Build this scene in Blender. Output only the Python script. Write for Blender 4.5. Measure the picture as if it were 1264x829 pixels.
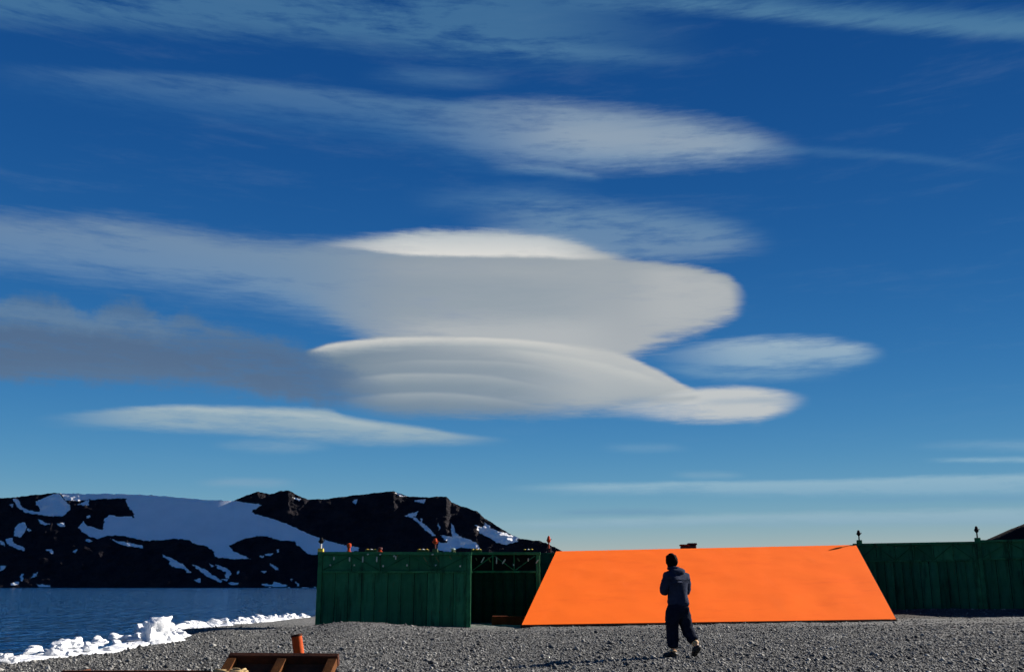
import bpy, bmesh, math, random
import numpy as np
from mathutils import Vector, Matrix
from mathutils import noise as mnoise

R = math.radians
scene = bpy.context.scene
for o in list(bpy.data.objects):
    bpy.data.objects.remove(o)
COL = scene.collection

# ------------------------------------------------------------------ camera
CAM_H = 1.30
F_PX, CX, CY = 1240.0, 632.0, 414.5          # focal length in photo pixels (1264 x 829)
PITCH = math.atan(307.5 / F_PX)
cam_d = bpy.data.cameras.new('camera')
cam = bpy.data.objects.new('camera', cam_d)
COL.objects.link(cam)
cam_d.sensor_width = 36.0
cam_d.lens = 36.0 * F_PX / 1264.0
cam_d.clip_start, cam_d.clip_end = 0.1, 90000.0
cam.location = (0, 0, CAM_H)
cam.rotation_euler = (math.pi / 2 + PITCH, 0, 0)
scene.camera = cam

# ------------------------------------------------------------------ exposure
EXPO = 1.2
vs = scene.view_settings
vs.view_transform = 'Standard'
vs.look = 'None'
vs.exposure = EXPO
vs.gamma = 1.0
vs.use_curve_mapping = False
scene.render.engine = 'CYCLES'
scene.cycles.max_bounces = 3
scene.cycles.diffuse_bounces = 2
scene.cycles.use_adaptive_sampling = True
scene.cycles.adaptive_threshold = 0.02
scene.cycles.adaptive_min_samples = 4
scene.cycles.use_denoising = True

# ------------------------------------------------------------------ sun
SUN_AZ, SUN_EL = R(61.0), R(25.5)            # azimuth clockwise from +Y (away from the camera)
SUN = Vector((math.cos(SUN_EL) * math.sin(SUN_AZ), math.cos(SUN_EL) * math.cos(SUN_AZ), math.sin(SUN_EL)))
sun_d = bpy.data.lights.new('sun', 'SUN')
sun_d.energy = 5.0
sun_d.angle = R(0.53)
sun_d.color = (1.0, 0.93, 0.84)
sun = bpy.data.objects.new('sun', sun_d)
sun.rotation_euler = (-SUN).to_track_quat('-Z', 'Y').to_euler()
sun.location = (30, 20, 40)
COL.objects.link(sun)


# ------------------------------------------------------------------ pixel helpers
def ray(px, py):
    a, b = px - CX, CY - py
    c, s = math.cos(PITCH), math.sin(PITCH)
    return Vector((a, F_PX * c - b * s, F_PX * s + b * c))


def at(px, py, Y):                            # point of the ray at depth Y
    d = ray(px, py)
    return Vector((0, 0, CAM_H)) + d * (Y / d.y)


def azel(px, py):
    d = ray(px, py).normalized()
    return math.degrees(math.atan2(d.x, d.y)), math.degrees(math.asin(d.z))


def lin(r, g, b):
    def f(c):
        c /= 255.0
        return c / 12.92 if c <= 0.04045 else ((c + 0.055) / 1.055) ** 2.4
    return (f(r), f(g), f(b))


# ------------------------------------------------------------------ world: sky and lenticular clouds
SKY_STRENGTH = 0.10
world = bpy.data.worlds.new('World')
scene.world = world
world.use_nodes = True
world.cycles.sampling_method = 'NONE'
WT = world.node_tree
WT.nodes.clear()


class S:
    """tiny wrapper: arithmetic on shader sockets"""
    tree = None

    def __init__(self, v):
        self.v = v

    @staticmethod
    def m(op, *args, clamp=False):
        n = S.tree.nodes.new('ShaderNodeMath')
        n.operation = op
        n.use_clamp = clamp
        for i, a in enumerate(args):
            if isinstance(a, S):
                a = a.v
            if isinstance(a, (int, float)):
                n.inputs[i].default_value = a
            else:
                S.tree.links.new(a, n.inputs[i])
        return S(n.outputs[0])

    def __add__(self, o): return S.m('ADD', self, o)
    def __radd__(self, o): return S.m('ADD', self, o)
    def __sub__(self, o): return S.m('SUBTRACT', self, o)
    def __rsub__(self, o): return S.m('SUBTRACT', o, self)
    def __mul__(self, o): return S.m('MULTIPLY', self, o)
    def __rmul__(self, o): return S.m('MULTIPLY', self, o)
    def __truediv__(self, o): return S.m('DIVIDE', self, o)


def smooth(x, a, b):
    n = S.tree.nodes.new('ShaderNodeMapRange')
    n.interpolation_type = 'SMOOTHSTEP'
    S.tree.links.new(x.v, n.inputs['Value'])
    n.inputs['From Min'].default_value = a
    n.inputs['From Max'].default_value = b
    return S(n.outputs['Result'])


def mixc(fac, a, b):
    n = S.tree.nodes.new('ShaderNodeMix')
    n.data_type = 'RGBA'
    for i, v in ((0, fac), (6, a), (7, b)):
        if isinstance(v, S):
            v = v.v
        if isinstance(v, (int, float)):
            n.inputs[i].default_value = v
        elif isinstance(v, tuple):
            n.inputs[i].default_value = (*v, 1.0)
        else:
            S.tree.links.new(v, n.inputs[i])
    return S(n.outputs[2])


def comb(x, y, z=0.0):
    n = S.tree.nodes.new('ShaderNodeCombineXYZ')
    for i, v in enumerate((x, y, z)):
        if isinstance(v, S):
            S.tree.links.new(v.v, n.inputs[i])
        else:
            n.inputs[i].default_value = v
    return S(n.outputs[0])


def noise_n(vec, scale, detail=4.0, rough=0.55, dist=0.0):
    n = S.tree.nodes.new('ShaderNodeTexNoise')
    S.tree.links.new(vec.v, n.inputs['Vector'])
    n.inputs['Scale'].default_value = scale
    n.inputs['Detail'].default_value = detail
    n.inputs['Roughness'].default_value = rough
    n.inputs['Distortion'].default_value = dist
    return S(n.outputs['Fac'])


def build_world():
    S.tree = WT
    nd, lk = WT.nodes, WT.links
    out = nd.new('ShaderNodeOutputWorld')
    bg = nd.new('ShaderNodeBackground')
    bg.inputs['Strength'].default_value = SKY_STRENGTH
    lk.new(bg.outputs[0], out.inputs[0])
    sky = nd.new('ShaderNodeTexSky')
    sky.sky_type = 'NISHITA'
    sky.sun_disc = False
    sky.sun_elevation = SUN_EL
    sky.sun_rotation = SUN_AZ
    sky.altitude = 0.0
    sky.air_density = 1.0
    sky.dust_density = 0.0
    sky.ozone_density = 6.0
    tc = nd.new('ShaderNodeTexCoord')
    sep = nd.new('ShaderNodeSeparateXYZ')
    lk.new(tc.outputs['Generated'], sep.inputs[0])
    x, y, z = (S(sep.outputs[i]) for i in range(3))
    # a polarising filter and saturated film: even brightness round the sun, deeper blue overhead
    cg = x * SUN.x + y * SUN.y + z * SUN.z
    ph = cg * cg + 1.0
    sk = nd.new('ShaderNodeSeparateColor')
    lk.new(sky.outputs[0], sk.inputs[0])
    cmb = nd.new('ShaderNodeCombineColor')
    for i, (g, k) in enumerate(zip(SKY_GAMMA, SKY_TINT)):
        ch = S.m('POWER', S(sk.outputs[i]) / ph, g) * (k / (SKY_STRENGTH * 2 ** EXPO))
        lk.new(ch.v, cmb.inputs[i])
    base = S(cmb.outputs[0])
    az = S.m('ARCTAN2', x, y) * 57.29578
    el = S.m('ARCSINE', z) * 57.29578
    vec = comb(az * 0.16, el * 1.0)
    n_streak = noise_n(vec, 0.55, 6.0, 0.66, 0.3)             # long wind streaks
    n_fine = noise_n(comb(az * 0.35, el * 1.9, 3.7), 0.9, 6.0, 0.65)
    n_bulk = noise_n(comb(az * 0.5, el * 0.9, 9.1), 0.42, 6.0, 0.6)
    n_puff = noise_n(comb(az * 1.0, el * 1.0, 5.3), 1.0, 8.0, 0.62)
    n_fib = noise_n(comb(az * 0.42 + el * 0.10, el * 3.6, 7.7), 1.0, 6.0, 0.66, 0.25)   # cirrus fibres
    st = (n_streak - 0.5) * 1.7
    fi = (n_fine - 0.5) * 1.5
    fb_ = n_fib - 0.5
    bu = n_bulk - 0.5
    pf = n_puff - 0.5

    el_w = S.m('MULTIPLY_ADD', pf, 0.10, S.m('MULTIPLY_ADD', st, 0.14, el))
    nvec = comb(st, fi, fb_)
    K = 1.0 / (SKY_STRENGTH * 2 ** EXPO)

    def cc(rgb):
        return tuple(c * K for c in lin(*rgb))

    col = base
    # thin high veil that runs all round the sky
    veil = smooth(n_streak + fi * 0.23, 0.50, 0.80) * smooth(el, 3.0, 12.0) * 0.06
    col = mixc(veil, col, cc((150, 175, 195)))

    def curve(u, pts):
        n = nd.new('ShaderNodeFloatCurve')
        c = n.mapping.curves[0]
        while len(c.points) > 2:
            c.points.remove(c.points[1])
        pts = sorted(pts)
        c.points[0].location = pts[0]
        c.points[-1].location = pts[-1]
        for p in pts[1:-1]:
            c.points.new(*p)
        for p in c.points:
            p.handle_type = 'AUTO_CLAMPED'
        n.mapping.update()
        n.inputs['Factor'].default_value = 1.0
        lk.new(u.v, n.inputs['Value'])
        return S(n.outputs[0])

    def layer(top, bot, op, ct, cb, s=(8, 8), ends=(0.08, 0.08), streak=0.6, fine=0.5, bulk=0.0,
              warp=0.14, cl=None, clr=(0.0, 1.0), opl=None, pow_=None, puff=0.10, fib=1.35, grain=.3):
        nonlocal col
        tp = [azel(*p) for p in top]
        bp = [azel(*p) for p in bot]
        a0, a1 = min(p[0] for p in tp + bp), max(p[0] for p in tp + bp)
        e0, e1 = min(p[1] for p in tp + bp) - 0.3, max(p[1] for p in tp + bp) + 0.3
        k = 1.0 / (a1 - a0)
        araw = S.m('MULTIPLY_ADD', az, k, -a0 * k)
        rng = e1 - e0
        ft = curve(araw, [((p[0] - a0) * k, (p[1] - e0) / rng) for p in tp])      # curves hold their end values
        fb = curve(araw, [((p[0] - a0) * k, (p[1] - e0) / rng) for p in bp])
        if (warp, puff) == (0.14, 0.10):
            w = el_w - e0
        else:
            w = el - e0
            if warp:
                w = S.m('MULTIPLY_ADD', st, warp, w)
            if puff:
                w = S.m('MULTIPLY_ADD', pf, puff, w)
        dt = S.m('MULTIPLY_ADD', ft, rng, w * -1.0)
        db = S.m('MULTIPLY_ADD', fb, -rng, w)
        px = 0.046
        at_ = smooth(S.m('MULTIPLY_ADD', fb_, s[0] * px * fib, dt), -s[0] * px, s[0] * px)
        ab = smooth(S.m('MULTIPLY_ADD', fb_, s[1] * px * fib, db), -s[1] * px, s[1] * px)
        a = at_ * ab * smooth(araw, 0.0, ends[0]) * smooth(araw, 1.0, 1.0 - ends[1])
        n = nd.new('ShaderNodeVectorMath')
        n.operation = 'DOT_PRODUCT'
        lk.new(nvec.v, n.inputs[0])
        n.inputs[1].default_value = (streak * 2.2, fine * 2.0, grain)
        t = S(n.outputs['Value'])
        if bulk:
            t = S.m('MULTIPLY_ADD', bu, bulk * 2.0, t)
        dens = S.m('ADD', t, 1.0, clamp=True)
        if opl is None:
            a = S.m('MULTIPLY', a * op, dens)
        else:
            a = S.m('MULTIPLY', a * S.m('MULTIPLY_ADD', araw, op - opl, opl), dens, clamp=True)
        u = araw
        h = S.m('DIVIDE', db, S.m('MAXIMUM', dt + db, 0.02), clamp=True)
        if pow_:
            h = S.m('POWER', h, pow_)
        c = mixc(h, cc(cb), cc(ct))
        if cl:
            c = mixc(smooth(u, clr[0], clr[1]), cc(cl), c)
        col = mixc(a, col, c)

    for L in CLOUDS:
        layer(**L)
    lk.new(col.v, bg.inputs['Color'])


SKY_GAMMA = (2.11, 1.383, 1.051)
SKY_TINT = (0.0208, 0.0472, 0.0837)
D = dict
CLOUDS = [
    # high veils
    D(top=[(-150, -60), (400, -60), (900, -30)], bot=[(-150, 18), (0, 24), (250, 38), (430, 52), (640, 72), (780, 80), (900, 74)],
      op=.50, ct=(80, 130, 165), cb=(88, 136, 168), s=(20, 18), ends=(.05, .3), streak=1.1, fine=.7, grain=.75),
    D(top=[(640, -12), (860, -8), (1000, 4), (1400, 14)], bot=[(640, 5), (860, 14), (1000, 28), (1150, 40), (1400, 52)],
      op=.55, ct=(85, 135, 168), cb=(100, 148, 175), s=(12, 9), ends=(.35, .1), streak=.8, grain=.6),
    D(top=[(430, 92), (520, 86), (650, 92)], bot=[(430, 98), (520, 104), (650, 104)], op=.34, ct=(90, 135, 172), cb=(90, 135, 172), s=(11, 11), ends=(.4, .4), grain=.75),
    D(top=[(560, 46), (700, 56), (900, 72)], bot=[(560, 56), (700, 70), (900, 82)], op=.26, ct=(95, 140, 172), cb=(95, 140, 172), s=(9, 9), ends=(.4, .4), grain=.75),
    # second streak widening to the right
    D(top=[(-60, 76), (100, 88), (250, 96), (400, 110), (520, 124), (640, 126), (760, 134)],
      bot=[(-60, 100), (100, 116), (250, 140), (400, 156), (500, 172), (600, 196), (760, 204)],
      op=.55, opl=.25, ct=(108, 148, 178), cb=(66, 118, 168), s=(8, 26), ends=(.2, .3), streak=.8, pow_=.8, grain=.75),
    D(top=[(470, 142), (560, 132), (640, 127), (720, 131), (800, 140), (900, 155), (960, 172), (1010, 186)],
      bot=[(470, 158), (560, 180), (640, 197), (720, 203), (800, 205), (880, 200), (940, 196), (1010, 190)],
      op=.88, ct=(130, 152, 175), cb=(126, 154, 182), s=(15, 17), ends=(.5, .16), streak=.45, fine=.5, warp=.3, grain=.4),
    D(top=[(600, 150), (720, 152), (840, 162), (950, 180)], bot=[(600, 178), (720, 184), (840, 188), (950, 188)], op=.5, ct=(158, 172, 184), cb=(158, 172, 184), s=(14, 14), ends=(.4, .2), streak=.7, grain=.6),
    D(top=[(940, 178), (1100, 189), (1290, 212)], bot=[(940, 186), (1100, 196), (1290, 218)], op=.2, ct=(100, 145, 180), cb=(100, 145, 180), s=(6, 6), ends=(.1, .4)),
    D(top=[(590, 203), (680, 206), (750, 219)], bot=[(590, 210), (680, 215), (750, 223)], op=.5, ct=(125, 155, 182), cb=(105, 145, 180), s=(4, 7), ends=(.4, .15), grain=.6),
    D(top=[(490, 236), (600, 236), (700, 230), (760, 236)], bot=[(490, 262), (600, 254), (700, 248), (760, 246)], op=.30, ct=(100, 142, 178), cb=(100, 142, 178), s=(14, 12), ends=(.4, .4), grain=.75),
    # veil above the main stack
    D(top=[(550, 266), (640, 251), (720, 252), (800, 260), (880, 272), (970, 297)], bot=[(550, 300), (640, 316), (720, 330), (800, 322), (880, 314), (970, 302)],
      op=.72, ct=(108, 143, 174), cb=(124, 152, 178), s=(17, 14), ends=(.35, .2), streak=.8, fine=.6, grain=.75),
    # left tail of the main stack
    D(top=[(-200, 262), (-20, 266), (60, 270), (150, 272), (230, 286), (300, 298), (420, 302), (520, 300)],
      bot=[(-200, 312), (-20, 322), (100, 338), (200, 350), (300, 366), (400, 392), (450, 408), (520, 416)],
      op=.96, opl=.55, ct=(126, 150, 172), cb=(112, 146, 180), s=(16, 24), ends=(.1, .12), streak=.5, fine=.5, grain=.5),
    # main upper body
    D(top=[(300, 314), (400, 302), (480, 292), (560, 288), (650, 291), (720, 304), (765, 318), (830, 326), (880, 335), (907, 346), (925, 362)],
      bot=[(300, 334), (370, 366), (425, 398), (460, 416), (520, 440), (700, 450), (760, 450), (780, 441), (796, 431), (818, 422), (850, 412), (884, 398), (908, 384), (925, 365)],
      op=1.0, ct=(156, 165, 172), cb=(170, 176, 181), s=(6, 16), ends=(.35, .04), streak=.10, fine=.10, cl=(122, 144, 166), clr=(.0, .6), puff=.18, fib=2.2, grain=.1),
    D(top=[(400, 345), (600, 340), (800, 352)], bot=[(400, 392), (600, 404), (800, 384)], op=.6, ct=(134, 150, 164), cb=(146, 160, 170), s=(22, 18), ends=(.35, .4), streak=.9, grain=.6),
    D(top=[(420, 318), (600, 318), (760, 322)], bot=[(420, 334), (600, 336), (760, 340)], op=.5, ct=(140, 153, 164), cb=(160, 168, 174), s=(3, 16), ends=(.3, .3), streak=.5),
    D(top=[(760, 330), (830, 334), (880, 344), (912, 362)], bot=[(760, 400), (830, 400), (880, 388), (912, 366)], op=.6, ct=(184, 187, 188), cb=(178, 183, 186), s=(8, 16), ends=(.5, .1), streak=.5),
    D(top=[(440, 404), (600, 396), (790, 398)], bot=[(440, 424), (600, 424), (790, 444)], op=.7, ct=(180, 185, 188), cb=(180, 185, 188), s=(16, 12), ends=(.3, .3), streak=.6, grain=.5),
    # bright cap
    D(top=[(370, 303), (450, 294), (520, 288), (600, 287), (680, 292), (735, 305), (785, 318)],
      bot=[(370, 304), (430, 306), (480, 312), (540, 316), (620, 316), (690, 318), (785, 320)],
      op=.97, ct=(180, 190, 196), cb=(220, 219, 215), s=(9, 3.2), ends=(.34, .30), streak=.25, fine=.25, pow_=1.1, fib=1.6),
    # lens at right
    D(top=[(780, 444), (860, 426), (930, 418), (1000, 418), (1060, 424), (1100, 435)], bot=[(780, 450), (860, 454), (930, 458), (1000, 457), (1060, 448), (1100, 437)],
      op=.9, ct=(160, 182, 197), cb=(132, 166, 192), s=(7, 11), ends=(.5, .14), streak=.5, fine=.5, grain=.6),
    D(top=[(800, 450), (900, 456), (1050, 459)], bot=[(800, 458), (900, 468), (1050, 466)], op=.45, ct=(130, 166, 192), cb=(130, 166, 192), s=(6, 7), ends=(.3, .4), grain=.75),
    # lower body
    D(top=[(372, 434), (420, 423), (480, 417), (560, 416), (640, 419), (700, 425), (742, 431), (778, 441), (812, 457), (848, 477), (874, 488)],
      bot=[(372, 440), (405, 470), (440, 490), (500, 503), (600, 508), (700, 507), (780, 501), (840, 495), (872, 489)],
      op=1.0, ct=(188, 191, 191), cb=(158, 169, 177), s=(4, 15), ends=(.02, .03), streak=.08, fine=.1, cl=(108, 130, 150), clr=(.0, .75), fib=1.6, grain=.1),
    D(top=[(410, 448), (480, 440), (560, 438), (660, 446), (740, 470)], bot=[(410, 496), (480, 510), (560, 512), (660, 512), (740, 505)], op=.7, ct=(136, 150, 162), cb=(112, 135, 156), s=(14, 10), ends=(.2, .4), streak=.3),
    D(top=[(376, 434), (420, 423), (480, 417), (560, 416), (640, 419), (700, 426), (760, 440)], bot=[(376, 438), (420, 434), (480, 429), (560, 427), (640, 431), (700, 444), (760, 464)],
      op=.95, ct=(208, 208, 204), cb=(162, 172, 178), s=(2.5, 9), ends=(.05, .3), streak=.1, pow_=.8, fib=1.2),
    D(top=[(400, 472), (460, 464), (520, 461), (580, 462), (640, 470), (710, 487)], bot=[(400, 482), (460, 480), (520, 478), (580, 479), (640, 486), (710, 497)],
      op=.7, ct=(172, 180, 184), cb=(130, 147, 160), s=(2.6, 10), ends=(.3, .4), streak=.1, pow_=1.6, warp=.05, fib=.8),
    D(top=[(405, 496), (470, 487), (540, 485), (600, 490), (690, 505)], bot=[(405, 506), (470, 502), (540, 501), (600, 504), (690, 513)],
      op=.65, ct=(166, 176, 182), cb=(124, 143, 159), s=(2.8, 9), ends=(.3, .4), streak=.1, pow_=1.6, warp=.05, fib=.8),
    D(top=[(450, 450), (540, 444), (620, 446), (700, 460), (760, 478)], bot=[(450, 460), (540, 456), (620, 459), (700, 474), (760, 490)],
      op=.4, ct=(176, 183, 186), cb=(140, 154, 165), s=(1.8, 8), ends=(.35, .35), pow_=1.6, warp=.05, fib=.8),
    D(top=[(600, 426), (700, 440), (770, 455), (835, 475)], bot=[(600, 432), (700, 450), (770, 468), (835, 484)], op=.55, ct=(200, 202, 199), cb=(182, 187, 188), s=(3, 7), ends=(.3, .2), warp=.05),
    # bright lens at its foot
    D(top=[(725, 507), (790, 496), (850, 482), (900, 478), (955, 482), (1005, 490)], bot=[(725, 510), (800, 515), (870, 519), (925, 518), (965, 509), (1005, 493)],
      op=.95, ct=(198, 201, 200), cb=(190, 195, 197), s=(5, 8), ends=(.5, .2), streak=.4, fine=.3, grain=.8),
    D(top=[(850, 494), (920, 491), (990, 492)], bot=[(850, 499), (920, 497), (990, 498)], op=.6, ct=(146, 166, 185), cb=(146, 166, 185), s=(4, 5), ends=(.3, .3), grain=.6),
    D(top=[(790, 493), (830, 489), (870, 487)], bot=[(790, 501), (830, 497), (870, 491)], op=.5, ct=(140, 154, 166), cb=(160, 170, 178), s=(3, 4), ends=(.3, .2), fib=1),
    # dark ragged cloud at left
    D(top=[(-300, 380), (-20, 382), (50, 366), (80, 374), (104, 388), (135, 378), (160, 372), (188, 386), (205, 396), (228, 388), (262, 400), (310, 412), (360, 426), (392, 438), (425, 452), (510, 484)],
      bot=[(-300, 462), (-20, 468), (60, 466), (130, 471), (220, 473), (300, 482), (360, 490), (410, 498), (510, 500)],
      op=.97, ct=(80, 114, 152), cb=(88, 116, 148), s=(11, 12), ends=(.05, .2), streak=.2, fine=.5, bulk=.7, puff=1.2, warp=.4, pow_=1.2, fib=1.5, grain=.7),
    D(top=[(-300, 405), (0, 398), (90, 404), (200, 412), (330, 432), (480, 476)], bot=[(-300, 450), (0, 452), (90, 452), (200, 458), (330, 476), (480, 494)],
      op=.7, ct=(80, 104, 136), cb=(86, 110, 140), s=(16, 12), ends=(.1, .25), streak=.6, fine=.8, bulk=1.6, puff=.9, grain=.5),
    D(top=[(-300, 384), (40, 380), (130, 392), (240, 402), (330, 424)], bot=[(-300, 400), (40, 402), (130, 412), (240, 420), (330, 436)],
      op=.6, ct=(106, 138, 170), cb=(100, 130, 160), s=(12, 12), ends=(.1, .3), fine=.8, bulk=1.8, puff=1.2, grain=.5),
    # long lens below it
    D(top=[(30, 517), (130, 506), (200, 502), (300, 502), (390, 505), (430, 514), (500, 525), (560, 534), (640, 544)], bot=[(30, 521), (150, 527), (250, 531), (350, 539), (450, 545), (540, 546), (640, 546)],
      op=.85, ct=(160, 180, 188), cb=(140, 168, 186), s=(4, 7), ends=(.26, .2), streak=.5, fine=.5, grain=.5),
    D(top=[(120, 504), (220, 502), (340, 507), (440, 520), (540, 537)], bot=[(120, 508), (220, 507), (340, 513), (440, 526), (540, 541)], op=.55, ct=(182, 194, 197), cb=(170, 188, 194), s=(3, 5), ends=(.3, .3), grain=.5),
    D(top=[(250, 548), (330, 543), (420, 547)], bot=[(250, 551), (330, 557), (420, 554)], op=.5, ct=(130, 165, 190), cb=(130, 165, 190), s=(5, 5), ends=(.35, .3), grain=.6),
    D(top=[(230, 594), (310, 591), (380, 594)], bot=[(230, 598), (310, 600), (380, 599)], op=.32, ct=(145, 172, 192), cb=(145, 172, 192), s=(5, 5), ends=(.35, .35), grain=.6),
    # thin bands low on the right
    D(top=[(600, 600), (800, 596), (1000, 592), (1150, 588), (1500, 578)], bot=[(600, 605), (800, 608), (1000, 610), (1150, 610), (1500, 606)],
      op=.8, ct=(150, 184, 202), cb=(132, 172, 196), s=(4, 6), ends=(.2, .1), streak=.6, grain=.6),
    D(top=[(1130, 567), (1250, 565), (1500, 562)], bot=[(1130, 569), (1250, 571), (1500, 570)], op=.7, ct=(150, 186, 205), cb=(145, 182, 203), s=(3, 3), ends=(.2, .1), grain=.6),
    D(top=[(1110, 549), (1220, 545), (1500, 545)], bot=[(1110, 552), (1220, 556), (1500, 556)], op=.4, ct=(130, 170, 198), cb=(130, 170, 198), s=(5, 5), ends=(.25, .1), grain=.75),
    D(top=[(540, 648), (760, 640), (1000, 633), (1500, 620)], bot=[(540, 653), (760, 650), (1000, 647), (1500, 643)], op=.65, ct=(154, 184, 199), cb=(140, 173, 194), s=(5, 6), ends=(.2, .1), streak=.6, grain=.75),
    D(top=[(660, 631), (760, 628), (880, 630)], bot=[(660, 635), (760, 636), (880, 635)], op=.45, ct=(105, 147, 180), cb=(105, 147, 180), s=(4, 4), ends=(.3, .3), grain=.6),
    D(top=[(980, 616), (1120, 613), (1400, 608)], bot=[(980, 620), (1120, 619), (1400, 616)], op=.4, ct=(110, 155, 188), cb=(110, 155, 188), s=(4, 4), ends=(.3, .2), grain=.6),
    D(top=[(730, 550), (800, 548), (860, 551)], bot=[(730, 553), (800, 557), (860, 555)], op=.3, ct=(125, 165, 195), cb=(125, 165, 195), s=(5, 5), ends=(.35, .35), grain=.6),
    D(top=[(820, 584), (880, 582), (930, 584)], bot=[(820, 588), (880, 590), (930, 588)], op=.35, ct=(138, 174, 196), cb=(138, 174, 196), s=(4, 4), ends=(.35, .35), grain=.6),
]
build_world()


# ------------------------------------------------------------------ material helpers
def mat(name, col, rough=0.8, spec=0.3, var=0.0, vscale=4.0, bump=0.0, bscale=20.0, col2=None, metal=0.0, thr=(0.35, 0.65),
        coord='Object', random=0.0):
    m = bpy.data.materials.new(name)
    m.use_nodes = True
    t = m.node_tree
    b = t.nodes['Principled BSDF']
    b.inputs['Roughness'].default_value = rough
    b.inputs['Specular IOR Level'].default_value = spec
    b.inputs['Metallic'].default_value = metal
    b.inputs['Base Color'].default_value = (*col, 1)
    tc = t.nodes.new('ShaderNodeTexCoord')
    src = tc.outputs[coord] if coord != 'World' else None
    if coord == 'World':
        g = t.nodes.new('ShaderNodeNewGeometry')
        src = g.outputs['Position']
    if var or col2:
        n = t.nodes.new('ShaderNodeTexNoise')
        n.inputs['Scale'].default_value = vscale
        n.inputs['Detail'].default_value = 7
        n.inputs['Roughness'].default_value = 0.65
        t.links.new(src, n.inputs['Vector'])
        mr = t.nodes.new('ShaderNodeMapRange')
        mr.inputs['From Min'].default_value, mr.inputs['From Max'].default_value = thr
        t.links.new(n.outputs['Fac'], mr.inputs['Value'])
        mx = t.nodes.new('ShaderNodeMix')
        mx.data_type = 'RGBA'
        t.links.new(mr.outputs['Result'], mx.inputs[0])
        c2 = col2 if col2 else tuple(c * (1 + var) for c in col)
        c1 = col if col2 else tuple(c * (1 - var) for c in col)
        mx.inputs[6].default_value = (*c1, 1)
        mx.inputs[7].default_value = (*c2, 1)
        last = mx.outputs[2]
        if random:
            oi = t.nodes.new('ShaderNodeObjectInfo')
            mr2 = t.nodes.new('ShaderNodeMapRange')
            mr2.inputs['To Min'].default_value, mr2.inputs['To Max'].default_value = 1 - random, 1 + random
            t.links.new(oi.outputs['Random'], mr2.inputs['Value'])
            mm = t.nodes.new('ShaderNodeVectorMath')
            mm.operation = 'SCALE'
            t.links.new(last, mm.inputs[0])
            t.links.new(mr2.outputs['Result'], mm.inputs['Scale'])
            last = mm.outputs[0]
        t.links.new(last, b.inputs['Base Color'])
    if bump:
        n = t.nodes.new('ShaderNodeTexNoise')
        n.inputs['Scale'].default_value = bscale
        n.inputs['Detail'].default_value = 8
        n.inputs['Roughness'].default_value = 0.7
        t.links.new(src, n.inputs['Vector'])
        bp = t.nodes.new('ShaderNodeBump')
        bp.inputs['Strength'].default_value = 1.0
        bp.inputs['Distance'].default_value = bump
        t.links.new(n.outputs['Fac'], bp.inputs['Height'])
        t.links.new(bp.outputs[0], b.inputs['Normal'])
    return m


M = {}
M['green'] = mat('green_paint', (0.014, 0.105, 0.050), .8, .05, col2=(0.028, 0.150, 0.072), vscale=1.6, bump=.004, bscale=9, random=.22)
M['green_dark'] = mat('dark_green_paint', (0.008, 0.085, 0.036), .75, .08, var=.35, vscale=2.5, random=.15)
M['green_rim'] = mat('green_rail_paint', (0.024, 0.135, 0.058), .75, .06, var=.35, vscale=3)
M['green_shaded'] = mat('shade_darkened_green_paint', (0.004, 0.026, 0.015), .85, .04, var=.35, vscale=2.5, random=.2)  # container green painted down to near black to stand for the recess's shade
M['pale'] = mat('bare_galvanised_clip', (0.34, 0.42, 0.36), .5, .4, var=.3, vscale=8)
M['olive'] = mat('olive_paint', (0.06, 0.09, 0.02), .5, .4, var=.3, vscale=8)
M['gap'] = mat('black_interior', (0.004, 0.008, 0.007), .9, .1, var=.3)
M['orange'] = mat('orange_paint', (0.97, 0.160, 0.015), .9, .03, col2=(0.94, 0.148, 0.014), vscale=.7, bump=.002, bscale=6, coord='World')
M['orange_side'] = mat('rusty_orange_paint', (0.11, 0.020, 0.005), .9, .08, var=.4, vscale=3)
M['rust'] = mat('rusted_steel', (0.060, 0.022, 0.014), .9, .1, col2=(0.120, 0.044, 0.022), vscale=7, bump=.004, bscale=30)
M['rust_dark'] = mat('dark_rusted_steel', (0.030, 0.010, 0.007), .9, .15, col2=(0.075, 0.024, 0.012), vscale=6, bump=.004, bscale=25)
M['rust_beam'] = mat('brown_steel_beam', (0.062, 0.022, 0.007), .9, .1, col2=(0.125, 0.045, 0.012), vscale=8, bump=.003, bscale=30)
M['pipe'] = mat('orange_pipe_paint', (0.50, 0.075, 0.010), .75, .1, col2=(0.36, 0.05, 0.010), vscale=14, bump=.001, bscale=40)
M['black'] = mat('black_steel', (0.008, 0.008, 0.009), .8, .1, var=.4)
M['white'] = mat('white_paint', (0.75, 0.74, 0.70), .5, .4, var=.15)
M['yellow'] = mat('yellow_paint', (0.70, 0.45, 0.04), .5, .4, var=.2)
M['red'] = mat('red_orange_paint', (0.50, 0.055, 0.012), .7, .1, var=.2)
M['maroon'] = mat('maroon_paint', (0.10, 0.012, 0.012), .6, .3, var=.4)
M['rope'] = mat('pale_rope', (0.38, 0.27, 0.13), .9, .1, var=.3, vscale=40, bump=.004, bscale=90)
M['ice'] = mat('white_ice', (0.80, 0.83, 0.86), .45, .4, col2=(0.88, 0.89, 0.90), vscale=2.5, bump=.035, bscale=9)
M['jacket'] = mat('blue_grey_jacket', (0.013, 0.018, 0.036), .95, .05, col2=(0.026, 0.034, 0.062), vscale=9, bump=.008, bscale=22)
M['trousers'] = mat('navy_trousers', (0.005, 0.007, 0.015), .95, .04, col2=(0.010, 0.014, 0.028), vscale=8, bump=.008, bscale=20)
M['hair'] = mat('dark_hair', (0.004, 0.003, 0.003), .9, .05, var=.4, vscale=30, bump=.004, bscale=70)
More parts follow.
